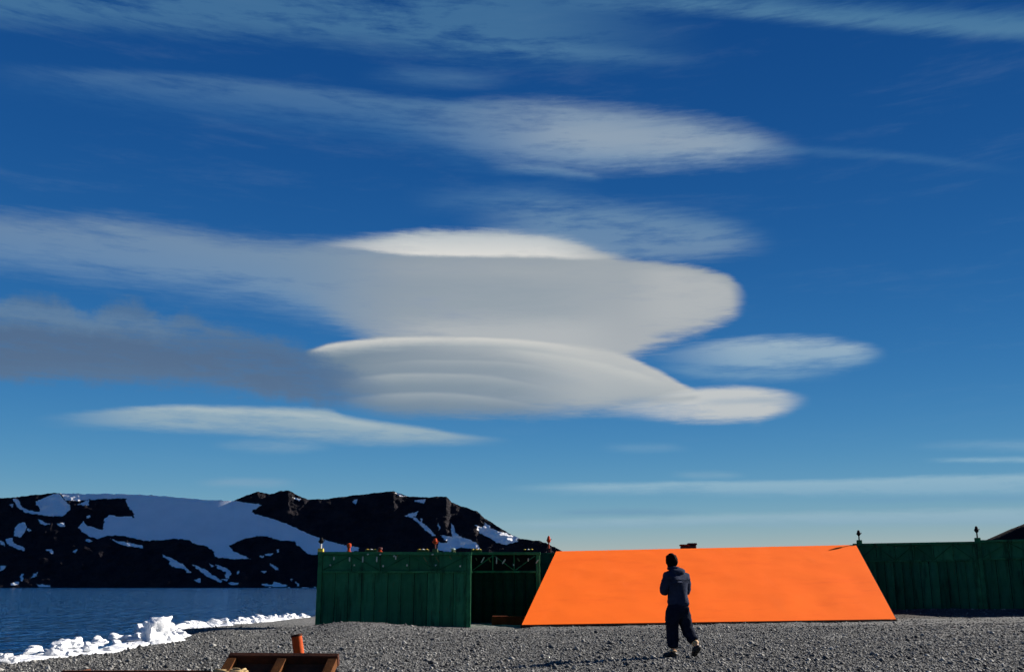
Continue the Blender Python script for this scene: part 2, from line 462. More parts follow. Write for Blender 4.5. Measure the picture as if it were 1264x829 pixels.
M['skin'] = mat('skin', (0.42, 0.22, 0.14), .55, .35, var=.1, vscale=12)
M['tan'] = mat('tan_leather', (0.50, 0.32, 0.17), .7, .25, var=.2, vscale=15)
M['boot'] = mat('black_boot_leather', (0.009, 0.009, 0.010), .6, .3, var=.3, vscale=15)


def grime(m, col, lo, hi, sc=(5, 5, .7), scale=1.0, amount=.8):
    """run-down stains and chips over a paint"""
    t = m.node_tree
    b = t.nodes['Principled BSDF']
    old = b.inputs['Base Color'].links[0].from_socket
    tc = t.nodes.new('ShaderNodeNewGeometry')
    mp = t.nodes.new('ShaderNodeMapping')
    mp.inputs['Scale'].default_value = sc
    t.links.new(tc.outputs['Position'], mp.inputs['Vector'])
    S.tree = t
    f = smooth(noise_n(S(mp.outputs[0]), scale, 8, .7), lo, hi) * amount
    c = mixc(f, S(old), col)
    t.links.new(c.v, b.inputs['Base Color'])


for k_ in ('green', 'green_dark', 'green_rim'):
    grime(M[k_], (.008, .030, .018), .50, .68, (4, 4, .5), 1.0, .75)
    grime(M[k_], (.060, .028, .012), .62, .72, (6, 6, 1.5), 1.3, .8)
    grime(M[k_], (.10, .16, .10), .66, .72, (3, 3, 9), 1.0, .5)
grime(M['orange'], (.74, .085, .012), .50, .72, (.35, .9, .9), 1.0, .3)
grime(M['orange'], (.98, .18, .035), .52, .75, (1.6, .25, .25), 1.0, .3)


# ------------------------------------------------------------------ object helpers
def tag(o, label=None, cat=None, group=None, kind=None):
    if label: o['label'] = label
    if cat: o['category'] = cat
    if group: o['group'] = group
    if kind: o['kind'] = kind
    return o


def mesh_obj(name, me, m=None, parent=None, loc=None, rot=None):
    o = bpy.data.objects.new(name, me)
    COL.objects.link(o)
    if m is not None and not me.materials:
        me.materials.append(m)
    if parent is not None:
        o.parent = parent
    if loc is not None: o.location = loc
    if rot is not None: o.rotation_euler = rot
    return o


def empty(name, loc=(0, 0, 0), rz=0.0):
    o = bpy.data.objects.new(name, None)
    o.empty_display_size = .2
    o.location = loc
    o.rotation_euler = (0, 0, rz)
    COL.objects.link(o)
    return o


def from_bm(name, bm, m, parent=None, loc=None, rot=None, smooth_=False):
    me = bpy.data.meshes.new(name)
    bmesh.ops.recalc_face_normals(bm, faces=bm.faces)
    bm.to_mesh(me)
    bm.free()
    if smooth_:
        me.polygons.foreach_set('use_smooth', [True] * len(me.polygons))
    return mesh_obj(name, me, m, parent, loc, rot)


def bm_box(bm, x0, x1, y0, y1, z0, z1, bevel=0.0):
    r = bmesh.ops.create_cube(bm, size=1.0)
    vs_ = r['verts']
    for v in vs_:
        v.co = Vector((x0 if v.co.x < 0 else x1, y0 if v.co.y < 0 else y1, z0 if v.co.z < 0 else z1))
    if bevel:
        es = list({e for v in vs_ for e in v.link_edges})
        bmesh.ops.bevel(bm, geom=es, offset=bevel, segments=1, affect='EDGES')
    return bm


def box(name, x0, x1, y0, y1, z0, z1, m, parent=None, bevel=0.008):
    bm = bmesh.new()
    bm_box(bm, x0, x1, y0, y1, z0, z1, bevel)
    return from_bm(name, bm, m, parent)


def bm_bar(bm, a, b, w, d=None):
    """rectangular bar from a to b"""
    a, b = Vector(a), Vector(b)
    d = d or w
    L = (b - a).length
    q = (b - a).to_track_quat('Z', 'Y')
    r = bmesh.ops.create_cube(bm, size=1.0)
    for v in r['verts']:
        v.co = a + q @ Vector((v.co.x * w, v.co.y * d, (v.co.z + .5) * L))
    return bm


def bm_tube(bm, pts, rad, seg=10, cap=True):
    """tube through points, with a radius for each"""
    pts = [Vector(p) for p in pts]
    if not hasattr(rad, '__len__'): rad = [rad] * len(pts)
    rings = []
    for i, p in enumerate(pts):
        t = (pts[min(i + 1, len(pts) - 1)] - pts[max(i - 1, 0)]).normalized()
        q = t.to_track_quat('Z', 'Y')
        rings.append([bm.verts.new(p + q @ Vector((math.cos(k * 2 * math.pi / seg) * rad[i], math.sin(k * 2 * math.pi / seg) * rad[i], 0))) for k in range(seg)])
    for a, b in zip(rings, rings[1:]):
        for k in range(seg):
            bm.faces.new((a[k], a[(k + 1) % seg], b[(k + 1) % seg], b[k]))
    if cap:
        bm.faces.new(rings[0][::-1])
        bm.faces.new(rings[-1])
    return bm


def fbm(x, y, z=0.0, o=4):
    return mnoise.fractal(Vector((x, y, z)), 1.0, 2.0, o)


def sstep(a, b, x):
    t = min(1.0, max(0.0, (x - a) / (b - a)))
    return t * t * (3 - 2 * t)


def interp(x, xs, ys):
    return float(np.interp(x, xs, ys))


# ------------------------------------------------------------------ terrain
SEA_Z = -0.95


def shore_x(y):
    return interp(y, [-50, 8, 18, 21, 26, 30, 33, 36, 45, 60, 70, 90, 400], [-12, -10.4, -9.1, -8.35, -8.25, -9.0, -10.2, -11.3, -12.2, -13.0, -13.5, -17, -70])


def beach_drop(y):
    return interp(y, [31, 34, 38, 50, 60, 75], [0, .06, .20, .42, .55, .8])


def ground_z(x, y):
    z = 0.0145 * max(0.0, x) if x < 40 else 0.58 + (x - 40) * 0.004
    # bank against the right-hand wall
    z += 0.16 * sstep(35.5, 38.5, y) * sstep(11.0, 14.0, x)
    # mound thrown up before the container
    h = interp(x, [-7.6, -6.4, -5.2, -4.6, -3.8, -2.2, -1.0, 0.5], [0.0, .10, .24, .27, .22, .12, .02, 0.0])
    z += h * math.exp(-((y - 30.4) / 1.25) ** 2)
    # the beach falls away beside and behind the container; a hollow before the step in the row
    z -= beach_drop(y) * sstep(-5.8, -7.0, x)
    z -= .16 * math.exp(-((x + .7) / 1.3) ** 2 - ((y - 32.4) / 1.3) ** 2)
    e = shore_x(y) + 0.35 * fbm(y * .45, 3.3)
    if x < e + 1.0:
        d = e + 1.0 - x
        z -= 0.06 * min(d, 1.0) ** 2 + 0.34 * max(0.0, d - 1.0)
        z = max(z, -6.0)
    z += 0.030 * fbm(x * .55, y * .55, 1.7) + 0.026 * fbm(x * 1.7, y * 1.7, 4.0, 4)
    return z


def axis(lo, dense0, dense1, hi, step):
    a = list(np.arange(dense0, dense1 + 1e-6, step))
    g, s = a[-1], step
    up = []
    while g < hi:
        s *= 1.35
        g += s
        up.append(min(g, hi))
    g, s = a[0], step
    dn = []
    while g > lo:
        s *= 1.35
        g -= s
        dn.append(max(g, lo))
    return dn[::-1] + a + up


def build_ground():
    xs = axis(-60, -12.5, 24, 4000, .2)
    ys = axis(-40, 6, 46, 1500, .2)
    nx, ny = len(xs), len(ys)
    co = np.zeros((ny, nx, 3), np.float32)
    for j, y in enumerate(ys):
        for i, x in enumerate(xs):
            co[j, i] = (x, y, ground_z(x, y))
    idx = np.arange(nx * ny).reshape(ny, nx)
    q = np.stack([idx[:-1, :-1], idx[:-1, 1:], idx[1:, 1:], idx[1:, :-1]], -1).reshape(-1, 4)
    me = bpy.data.meshes.new('gravel_ground')
    me.from_pydata(co.reshape(-1, 3).tolist(), [], q.tolist())
    me.polygons.foreach_set('use_smooth', [True] * len(me.polygons))
    m = bpy.data.materials.new('gravel')
    m.use_nodes = True
    t = m.node_tree
    b = t.nodes['Principled BSDF']
    b.inputs['Roughness'].default_value = .95
    b.inputs['Specular IOR Level'].default_value = .15
    g = t.nodes.new('ShaderNodeNewGeometry')
    v = t.nodes.new('ShaderNodeTexVoronoi')
    v.inputs['Scale'].default_value = 26
    t.links.new(g.outputs['Position'], v.inputs['Vector'])
    hs = t.nodes.new('ShaderNodeSeparateColor')
    t.links.new(v.outputs['Color'], hs.inputs[0])
    r = t.nodes.new('ShaderNodeValToRGB')
    cr = r.color_ramp
    cr.elements[0].position, cr.elements[0].color = 0.0, (.040, .041, .042, 1)
    cr.elements[1].position, cr.elements[1].color = 1.0, (.25, .25, .24, 1)
    e = cr.elements.new(.55)
    e.color = (.108, .109, .105, 1)
    t.links.new(hs.outputs[0], r.inputs[0])
    n = t.nodes.new('ShaderNodeTexNoise')
    n.inputs['Scale'].default_value = .45
    n.inputs['Detail'].default_value = 6
    t.links.new(g.outputs['Position'], n.inputs['Vector'])
    mr = t.nodes.new('ShaderNodeMapRange')
    mr.inputs['From Min'].default_value, mr.inputs['From Max'].default_value = .3, .7
    mr.inputs['To Min'].default_value, mr.inputs['To Max'].default_value = .72, 1.2
    t.links.new(n.outputs['Fac'], mr.inputs['Value'])
    sc = t.nodes.new('ShaderNodeVectorMath')
    sc.operation = 'SCALE'
    t.links.new(r.outputs[0], sc.inputs[0])
    t.links.new(mr.outputs[0], sc.inputs['Scale'])
    # brown soil on the bank at the right-hand wall
    sp = t.nodes.new('ShaderNodeSeparateXYZ')
    t.links.new(g.outputs['Position'], sp.inputs[0])
    S.tree = t
    f = smooth(S(sp.outputs[1]), 34.8, 36.6) * smooth(S(sp.outputs[0]), 10.5, 12.5) * smooth(60.0 - S(sp.outputs[0]), 0.0, 12.0)
    mx = mixc(f * .8, S(sc.outputs[0]), (.042, .033, .028))
    t.links.new(mx.v, b.inputs['Base Color'])
    bp = t.nodes.new('ShaderNodeBump')
    bp.inputs['Distance'].default_value = .02
    bp.invert = True
    t.links.new(v.outputs['Distance'], bp.inputs['Height'])
    t.links.new(bp.outputs[0], b.inputs['Normal'])
    o = mesh_obj('gravel_ground', me, m)
    tag(o, 'grey gravel ground of the foreshore', None, None, 'structure')
    return co, xs, ys


def build_pebbles(co, xs, ys):
    rng = np.random.default_rng(5)
    xs_, ys_ = np.array(xs), np.array(ys)
    P = []
    for (y0, y1, n) in ((7.0, 14.0, 9000), (14.0, 18.0, 52000), (18.0, 24.0, 74000), (24.0, 31.0, 56000), (31.0, 42.0, 24000)):
        y = rng.uniform(y0, y1, n)
        lo = np.maximum(-.53 * y - .5, np.interp(y, [8, 18, 21, 26, 30, 33, 36, 45], [-10.6, -9.4, -8.6, -8.5, -9.2, -10.4, -11.5, -12.4]))
        hi = .53 * y + 1.0
        x = lo + (hi - lo) * rng.random(n)
        P.append(np.stack([x, y], 1))
    P = np.concatenate(P)
    # keep clear of the ramp and the containers
    x, y = P[:, 0], P[:, 1]
    keep = ~((y > 33.6) & (x > -6.7) & (x < 12.4))
    P = P[keep]
    x, y = P[:, 0], P[:, 1]
    i = np.clip(np.searchsorted(xs_, x) - 1, 0, len(xs_) - 2)
    j = np.clip(np.searchsorted(ys_, y) - 1, 0, len(ys_) - 2)
    fx = (x - xs_[i]) / (xs_[i + 1] - xs_[i])
    fy = (y - ys_[j]) / (ys_[j + 1] - ys_[j])
    Z = co[:, :, 2]
    z = Z[j, i] * (1 - fx) * (1 - fy) + Z[j, i + 1] * fx * (1 - fy) + Z[j + 1, i] * (1 - fx) * fy + Z[j + 1, i + 1] * fx * fy
    n = len(P)
    size = np.clip(rng.lognormal(math.log(.0108), .50, n), .005, .075)
    base = np.array([(1, 0, 0), (0, 1, 0), (-1, 0, 0), (0, -1, 0), (0, 0, 1), (0, 0, -1)], np.float32)
    tri = np.array([(0, 1, 4), (1, 2, 4), (2, 3, 4), (3, 0, 4), (1, 0, 5), (2, 1, 5), (3, 2, 5), (0, 3, 5)], np.int32)
    sc = np.stack([rng.uniform(.8, 1.4, n), rng.uniform(.7, 1.1, n), rng.uniform(.5, .95, n)], 1)
    v = base[None] * rng.uniform(.75, 1.25, (n, 6, 1)) + rng.uniform(-.25, .25, (n, 6, 3))
    v = v * sc[:, None, :] * size[:, None, None]
    a = rng.uniform(0, 6.283, n)
    c, s = np.cos(a)[:, None], np.sin(a)[:, None]
    vx, vy = v[:, :, 0] * c - v[:, :, 1] * s, v[:, :, 0] * s + v[:, :, 1] * c
    v = np.stack([vx, vy, v[:, :, 2]], -1)
    v += np.stack([x, y, z + size * .35], 1)[:, None, :]
    verts = v.reshape(-1, 3).astype(np.float32)
    faces = (tri[None] + (np.arange(n) * 6)[:, None, None]).reshape(-1, 3).astype(np.int32)
    me = bpy.data.meshes.new('pebbles')
    me.vertices.add(len(verts))
    me.vertices.foreach_set('co', verts.ravel())
    me.loops.add(len(faces) * 3)
    me.loops.foreach_set('vertex_index', faces.ravel())
    me.polygons.add(len(faces))
    me.polygons.foreach_set('loop_start', np.arange(len(faces), dtype=np.int32) * 3)
    me.update(calc_edges=True)
    tone = np.repeat(rng.random(n).astype(np.float32), 6)
    at_ = me.attributes.new('tone', 'FLOAT', 'POINT')
    at_.data.foreach_set('value', tone)
    m = bpy.data.materials.new('pebble_stone')
    m.use_nodes = True
    t = m.node_tree
    b = t.nodes['Principled BSDF']
    b.inputs['Roughness'].default_value = .85
    b.inputs['Specular IOR Level'].default_value = .25
    an = t.nodes.new('ShaderNodeAttribute')
    an.attribute_name = 'tone'
    r = t.nodes.new('ShaderNodeValToRGB')
    cr = r.color_ramp
    cr.elements[0].position, cr.elements[0].color = 0.0, (.020, .021, .022, 1)
    cr.elements[1].position, cr.elements[1].color = 1.0, (.30, .30, .285, 1)
    for p, c_ in ((.28, (.060, .061, .062, 1)), (.72, (.140, .140, .134, 1)), (.92, (.24, .235, .22, 1))):
        e = cr.elements.new(p)
        e.color = c_
    t.links.new(an.outputs['Fac'], r.inputs[0])
    t.links.new(r.outputs[0], b.inputs['Base Color'])
    o = mesh_obj('pebbles', me, m)
    tag(o, 'loose grey and black pebbles strewn over the beach', 'pebbles', None, 'stuff')


def build_sea():
    me = bpy.data.meshes.new('sea_water')
    me.from_pydata([(-40000, -300, SEA_Z), (40000, -300, SEA_Z), (40000, 70000, SEA_Z), (-40000, 70000, SEA_Z)], [], [(0, 1, 2, 3)])
    m = bpy.data.materials.new('sea_water')
    m.use_nodes = True
    t = m.node_tree
    b = t.nodes['Principled BSDF']
    b.inputs['Base Color'].default_value = (.004, .036, .115, 1)
    b.inputs['Roughness'].default_value = .10
    b.inputs['IOR'].default_value = 1.33
    g = t.nodes.new('ShaderNodeNewGeometry')
    hs = []
    for sx, sy, sc, dt in ((1, .55, .9, 4), (.3, 1.0, .22, 4), (.1, .22, .12, 3)):
        mp = t.nodes.new('ShaderNodeMapping')
        mp.inputs['Scale'].default_value = (sx, sy, 1)
        mp.inputs['Rotation'].default_value = (0, 0, R(18))
        t.links.new(g.outputs['Position'], mp.inputs['Vector'])
        n = t.nodes.new('ShaderNodeTexNoise')
        n.inputs['Scale'].default_value = sc
        n.inputs['Detail'].default_value = dt
        t.links.new(mp.outputs[0], n.inputs['Vector'])
        hs.append(S(n.outputs['Fac']))
    S.tree = t
    hgt = hs[0] * 1.1 + hs[1] * 2.4 + hs[2] * 1.6
    bp = t.nodes.new('ShaderNodeBump')
    bp.inputs['Strength'].default_value = 1.0
    bp.inputs['Distance'].default_value = .9
    t.links.new(hgt.v, bp.inputs['Height'])
    t.links.new(bp.outputs[0], b.inputs['Normal'])
    o = mesh_obj('sea_water', me, m)
    tag(o, 'rippled dark blue water of the bay', None, None, 'structure')


# ---- mountain across the bay
def z7(*p): return [(x * 200 / 1264, 600 + y * 130 / 822) for x, y in p]
def z8(*p): return [(180 + x * 220 / 1264, 600 + y * 130 / 747) for x, y in p]
def z6(*p): return [(350 + x * 370 / 1264, 590 + y * 130 / 444) for x, y in p]


SNOW = [
    z7((470, 50), (600, 58), (800, 50), (1000, 50), (1264, 60)) + z8((0, 60), (150, 60), (250, 70), (350, 80), (480, 90), (630, 100), (740, 120), (830, 130), (790, 150), (745, 185), (900, 230), (1000, 265), (1130, 325), (1215, 362))
    + z6((230, 275), (320, 290), (312, 306), (150, 322)) + z8((1150, 480), (1080, 420), (1050, 385), (960, 385), (860, 355), (800, 348), (700, 370), (650, 395), (590, 420), (620, 460), (740, 510), (620, 515), (490, 500), (480, 460), (420, 420), (330, 400), (310, 380), (200, 368), (120, 380), (0, 385))
    + z7((1110, 425), (1050, 405), (960, 385), (840, 385), (760, 410), (690, 385), (640, 350), (610, 320), (650, 270), (680, 310), (740, 320), (800, 345), (810, 260), (860, 220), (940, 240), (1000, 230), (1050, 245), (1040, 200), (1000, 160), (985, 100), (900, 95), (780, 100), (700, 105), (600, 112), (510, 108)),
    z7((275, 120), (340, 90), (420, 60), (470, 58), (500, 110), (545, 140), (550, 180), (490, 235), (400, 228), (300, 202), (320, 182), (290, 150)),
    z7((95, 92), (150, 108), (158, 148), (205, 180), (300, 198), (430, 235), (300, 222), (205, 205), (140, 165)),
    z7((150, 285), (195, 280), (207, 330), (165, 395), (105, 385), (120, 320)),
    z7((45, 412), (100, 398), (102, 438), (195, 480), (185, 502), (100, 475), (50, 445)),
    z7((0, 418), (32, 435), (38, 468), (0, 442)), z7((0, 612), (50, 622), (0, 672)),
    z7((80, 755), (150, 738), (145, 768), (88, 774)), z7((285, 758), (395, 772), (392, 788), (310, 784)),
    z7((240, 718), (258, 684), (293, 670), (287, 698)), z7((162, 682), (183, 690), (172, 740), (160, 735)),
    z7((345, 497), (398, 486), (424, 508), (412, 530), (385, 508)), z7((562, 502), (602, 488), (586, 524)),
    z7((855, 405), (925, 428), (985, 432), (1115, 462), (1112, 482), (1000, 468), (935, 452)),
    z7((300, 255), (352, 280), (395, 293), (345, 304), (308, 284)), z7((430, 292), (502, 286), (515, 318), (460, 308)),
    z7((205, 328), (250, 345), (225, 354)), z7((655, 425), (692, 405), (722, 425), (690, 436)),
    z7((595, 142), (660, 118), (690, 105), (698, 150), (645, 145)), z7((78, 140), (98, 138), (98, 165), (84, 160)), z7((670, 245), (690, 222), (708, 235), (690, 250)),
    z8((118, 482), (200, 518), (270, 556), (322, 610), (300, 616), (270, 582), (210, 578), (162, 545), (178, 530), (125, 502)),
    z8((325, 550), (440, 596), (468, 622), (545, 670), (530, 684), (440, 642), (350, 572)),
    z8((490, 550), (560, 572), (608, 608), (592, 658), (562, 642), (568, 610), (508, 578)),
    z8((535, 660), (582, 652), (576, 670)), z8((578, 678), (658, 683), (652, 699), (598, 697)), z8((342, 665), (386, 648), (392, 690)),
    z8((875, 540), (938, 578), (932, 595), (888, 562)), z8((812, 598), (858, 596), (840, 616)),
    z8((815, 690), (898, 692), (908, 672), (1004, 700), (992, 712), (850, 708)), z8((1052, 672), (1088, 690), (1082, 708)),
    z8((660, 719), (1070, 716), (1070, 732), (660, 731)), z8((1105, 712), (1165, 718), (1158, 732), (1110, 728)), z8((1185, 700), (1212, 718), (1205, 738)),
    z8((838, 478), (902, 474), (892, 492), (850, 490)), z8((798, 492), (842, 488), (832, 506)), z8((1035, 76), (1102, 88), (1092, 104)), z8((450, 548), (484, 560), (474, 574)),
    z8((930, 445), (944, 445), (942, 470), (932, 466)), z8((650, 595), (662, 600), (656, 632), (646, 620)), z8((1020, 655), (1040, 652), (1036, 672)),
    z6((705, 190), (718, 200), (722, 228), (752, 248), (815, 268), (828, 298), (740, 292), (700, 310), (645, 302), (655, 270), (695, 272), (660, 240), (712, 245)),
    z6((508, 158), (530, 148), (568, 140), (562, 156), (548, 160), (602, 198), (645, 242), (630, 244), (578, 198), (545, 168)),
    z6((808, 196), (838, 206), (850, 186), (884, 214), (942, 232), (990, 248), (988, 266), (940, 280), (900, 272), (868, 250), (828, 232)),
    z6((548, 92), (600, 88), (592, 108)), z6((285, 96), (312, 88), (304, 114)), z6((648, 186), (664, 208), (656, 218)), z6((465, 58), (520, 76), (490, 76)), z6((575, 165), (585, 172), (580, 185)),
]

CREST = [(-900, 640), (-700, 600), (-500, 588), (-300, 604), (-150, 596), (0, 614.5), (20, 613), (45, 610), (70, 608), (100, 609.5), (128, 608.5), (160, 610), (190, 611), (230, 614.5), (262, 617), (288, 618), (296, 614), (318, 606.5), (334, 609.5),
         (346, 605.5), (356, 605), (368, 611), (380, 616), (400, 616), (430, 611.5), (460, 608.5), (486, 605.5), (492, 609), (505, 612), (530, 613.5), (551, 611.5), (557, 619), (568, 624), (588, 630), (597, 638), (615, 650),
         (632, 660), (642, 664.5), (665, 667), (676, 671), (690, 678), (720, 690), (760, 702), (820, 716), (860, 724)]


def inside(px, py, poly):
    ins = np.zeros(px.shape, bool)
    n = len(poly)
    for i in range(n):
        x0, y0 = poly[i]
        x1, y1 = poly[(i + 1) % n]
        if y0 == y1:
            continue
        c = ((y0 > py) != (y1 > py)) & (px < (x1 - x0) * (py - y0) / (y1 - y0) + x0)
        ins ^= c
    return ins


def build_mountain():
    Y0 = 1000.0
    cols = np.concatenate([np.arange(-900, -20, 6.0), np.arange(-20, 720, .8), np.arange(720, 861, 5.0)])
    rows = 120
    cx_, cy_ = zip(*CREST)
    nc = len(cols)
    co = np.zeros((rows + 6, nc, 3))
    snow = np.zeros((rows + 6, nc))
    PX = np.zeros((rows, nc))
    PY = np.zeros((rows, nc))
    FOOT = 726.5
    # smoother relief on the glacier
    vv = np.linspace(0, 1, rows)[:, None]
    crest = np.interp(cols, cx_, cy_)[None, :]
    ax, ay = np.broadcast_to(cols[None, :], (rows, nc)), FOOT + (crest - FOOT) * vv
    GW = np.zeros((rows, nc))
    for dx, dy in ((0, 0), (5, 0), (-5, 0), (0, 4), (0, 8), (9, 5), (-9, 5), (9, 0), (-9, 0)):
        GW += inside(ax + dx, ay + dy, SNOW[0]) / 9.0
    # less steep on the ice than on the rock; blurred sideways so that neighbouring columns agree
    hh = (FOOT - crest) * vv
    ACC = np.cumsum(np.diff(hh, axis=0, prepend=0) * np.full(GW.shape, .87), axis=0)
    ker = np.exp(-np.linspace(-2.2, 2.2, 91) ** 2)
    ker /= ker.sum()
    for _ in range(2):
        ACC = np.stack([np.convolve(np.pad(r_, 45, mode='edge'), ker, 'valid') for r_ in ACC])
    for i, px in enumerate(cols):
        pc = interp(px, cx_, cy_) + 0.9 * fbm(px * .09, 2.2) + .5 * fbm(px * .35, 7.2)
        pc = min(pc, FOOT - .5)
        foot = FOOT - .4 * fbm(px * .02, 5.5)
        for j in range(rows):
            v = j / (rows - 1)
            py = foot + (pc - foot) * v
            hgt = (FOOT - py)
            # depth: gullies and spurs on a steep face
            g = fbm(px * .020, py * .03, 1.0, 5)
            g2 = fbm(px * .10, py * .16, 8.0, 4)
            Y = Y0 + float(np.interp(hgt, hh[:, i], ACC[:, i])) + (3.2 * g * sstep(0, 30, hgt) + 2.2 * g2 * sstep(0, 12, hgt)) * (1 - min(1.0, GW[j, i] * 1.2))
            p = at(px, py, Y)
            co[j, i] = p
            PX[j, i], PY[j, i] = px, py
        top = Vector(co[rows - 1, i])
        for k in range(6):
            d = k * 50.0
            co[rows + k, i] = (top.x * (1 + d / Y0), top.y + d, max(top.z - d * .42 - d * d * .0006, -30))
    co[0, :, 2] -= 4.0
    # ragged snow edges
    w1 = np.zeros_like(PX)
    w2 = np.zeros_like(PX)
    for j in range(rows):
        for i in range(nc):
            w1[j, i] = fbm(PX[j, i] * .22, PY[j, i] * .30, 3.0, 3)
            w2[j, i] = fbm(PX[j, i] * .22, PY[j, i] * .30, 13.0, 3)
    qx, qy = PX + 1.7 * w1, PY + 1.0 * w2
    ins = np.zeros(PX.shape, bool)
    for poly in SNOW:
        ins |= inside(qx, qy, poly)
    out = PX < -4
    for j in range(rows):
        for i in range(nc):
            if out[j, i]:
                ins[j, i] = fbm(PX[j, i] * .012, PY[j, i] * .03, 21.0, 5) > .18
    snow[:rows] = ins
    snow[rows:] = snow[rows - 1]
    idx = np.arange((rows + 6) * nc).reshape(rows + 6, nc)
    q = np.stack([idx[:-1, :-1], idx[:-1, 1:], idx[1:, 1:], idx[1:, :-1]], -1)
    q = np.delete(q, rows - 1, axis=0).reshape(-1, 4)            # crest: the far slope has vertices of its own
    me = bpy.data.meshes.new('mountain')
    me.from_pydata(co.reshape(-1, 3).tolist(), [], q.tolist())
    me.polygons.foreach_set('use_smooth', [True] * len(me.polygons))
    a = me.attributes.new('snow', 'FLOAT', 'POINT')
    a.data.foreach_set('value', snow.astype(np.float32).ravel())
    m = bpy.data.materials.new('rock_and_snow')
    m.use_nodes = True
    t = m.node_tree
    b = t.nodes['Principled BSDF']
    b.inputs['Roughness'].default_value = .9
    b.inputs['Specular IOR Level'].default_value = .1
    an = t.nodes.new('ShaderNodeAttribute')
    an.attribute_name = 'snow'
    g = t.nodes.new('ShaderNodeNewGeometry')
    S.tree = t
    n = noise_n(S(g.outputs['Position']), .06, 8, .7)
    n3 = noise_n(S(g.outputs['Position']), .5, 5, .7)
    rock = mixc(smooth(n, .35, .68), (.008, .008, .013), (.024, .019, .022))
    sn = noise_n(S(g.outputs['Position']), .03, 6, .6)
    snc = mixc(smooth(sn, .3, .7), (.86, .87, .87), (.95, .95, .94))
    c = mixc(smooth(S(an.outputs['Fac']) + (n3 - .5) * .7, .35, .65), rock, snc)
    t.links.new(c.v, b.inputs['Base Color'])
    bp = t.nodes.new('ShaderNodeBump')
    bp.inputs['Distance'].default_value = 1.2
    hm = n3 * (1.0 - S(an.outputs['Fac']) * .97)
    t.links.new(hm.v, bp.inputs['Height'])
    t.links.new(bp.outputs[0], b.inputs['Normal'])
    o = mesh_obj('mountain', me, m)
    tag(o, 'dark rocky mountain with a glacier and snow patches across the bay', None, None, 'structure')


def build_hill():
    # brown hill beyond the right-hand wall
    n = 60
    verts, faces = [], []
    for j in range(n):
        for i in range(n):
            x = 90 + i * 7.0
            y = 290 + j * 2.0
            w = math.exp(-((y - 340) / 17) ** 2)
            z = 340 * interp(x / 340, [.3, .38, .42, .4565, .495, .55, .7, 1.2], [0, .012, .030, .0435, .0590, .076, .10, .12]) * w
            z += 1.0 * fbm(x * .06, y * .06, 2.0, 5) * min(1, z / 4) - 1.2 * (1 - min(1, z / 2))
            verts.append((x, y, z))
    for j in range(n - 1):
        for i in range(n - 1):
            a = j * n + i
            faces.append((a, a + 1, a + n + 1, a + n))
    me = bpy.data.meshes.new('hill')
    me.from_pydata(verts, [], faces)
    me.polygons.foreach_set('use_smooth', [True] * len(me.polygons))
    m = mat('brown_hill_scree', (.009, .006, .008), .95, .05, col2=(.018, .011, .014), vscale=.06, bump=.4, bscale=.5, coord='World')
    o = mesh_obj('hill', me, m)
    tag(o, 'dark brown scree hill behind the right-hand green wall', None, None, 'structure')


gco, gxs, gys = build_ground()
build_pebbles(gco, gxs, gys)
build_sea()
build_mountain()
build_hill()


# ------------------------------------------------------------------ green containers
def panel_mesh(w, h, paint='green', name='panel'):
    """one pressed corrugation: a shallow hat profile, front towards -Y"""
    bm = bmesh.new()
    prof = [(0, 0), (w * .10, 0), (w * .22, -.035), (w * .80, -.035), (w * .92, 0), (w, 0)]
    lo = [bm.verts.new((x, y, 0)) for x, y in prof]
    hi = [bm.verts.new((x, y, h)) for x, y in prof]
    bl = [bm.verts.new((x, .03, 0)) for x in (0, w)]
    bh = [bm.verts.new((x, .03, h)) for x in (0, w)]
    for k in range(len(prof) - 1):
        bm.faces.new((lo[k], lo[k + 1], hi[k + 1], hi[k]))
    bm.faces.new((lo[-1], bl[1], bh[1], hi[-1]))
    bm.faces.new((bl[0], lo[0], hi[0], bh[0]))
    bm.faces.new((bl[1], bl[0], bh[0], bh[1]))
    bm.faces.new(hi + [bh[1], bh[0]])
    bm.faces.new(lo[::-1] + [bl[0], bl[1]])
    bmesh.ops.recalc_face_normals(bm, faces=bm.faces)
    me = bpy.data.meshes.new(name)
    bm.to_mesh(me)
    bm.free()
    me.materials.append(M[paint])
    return me


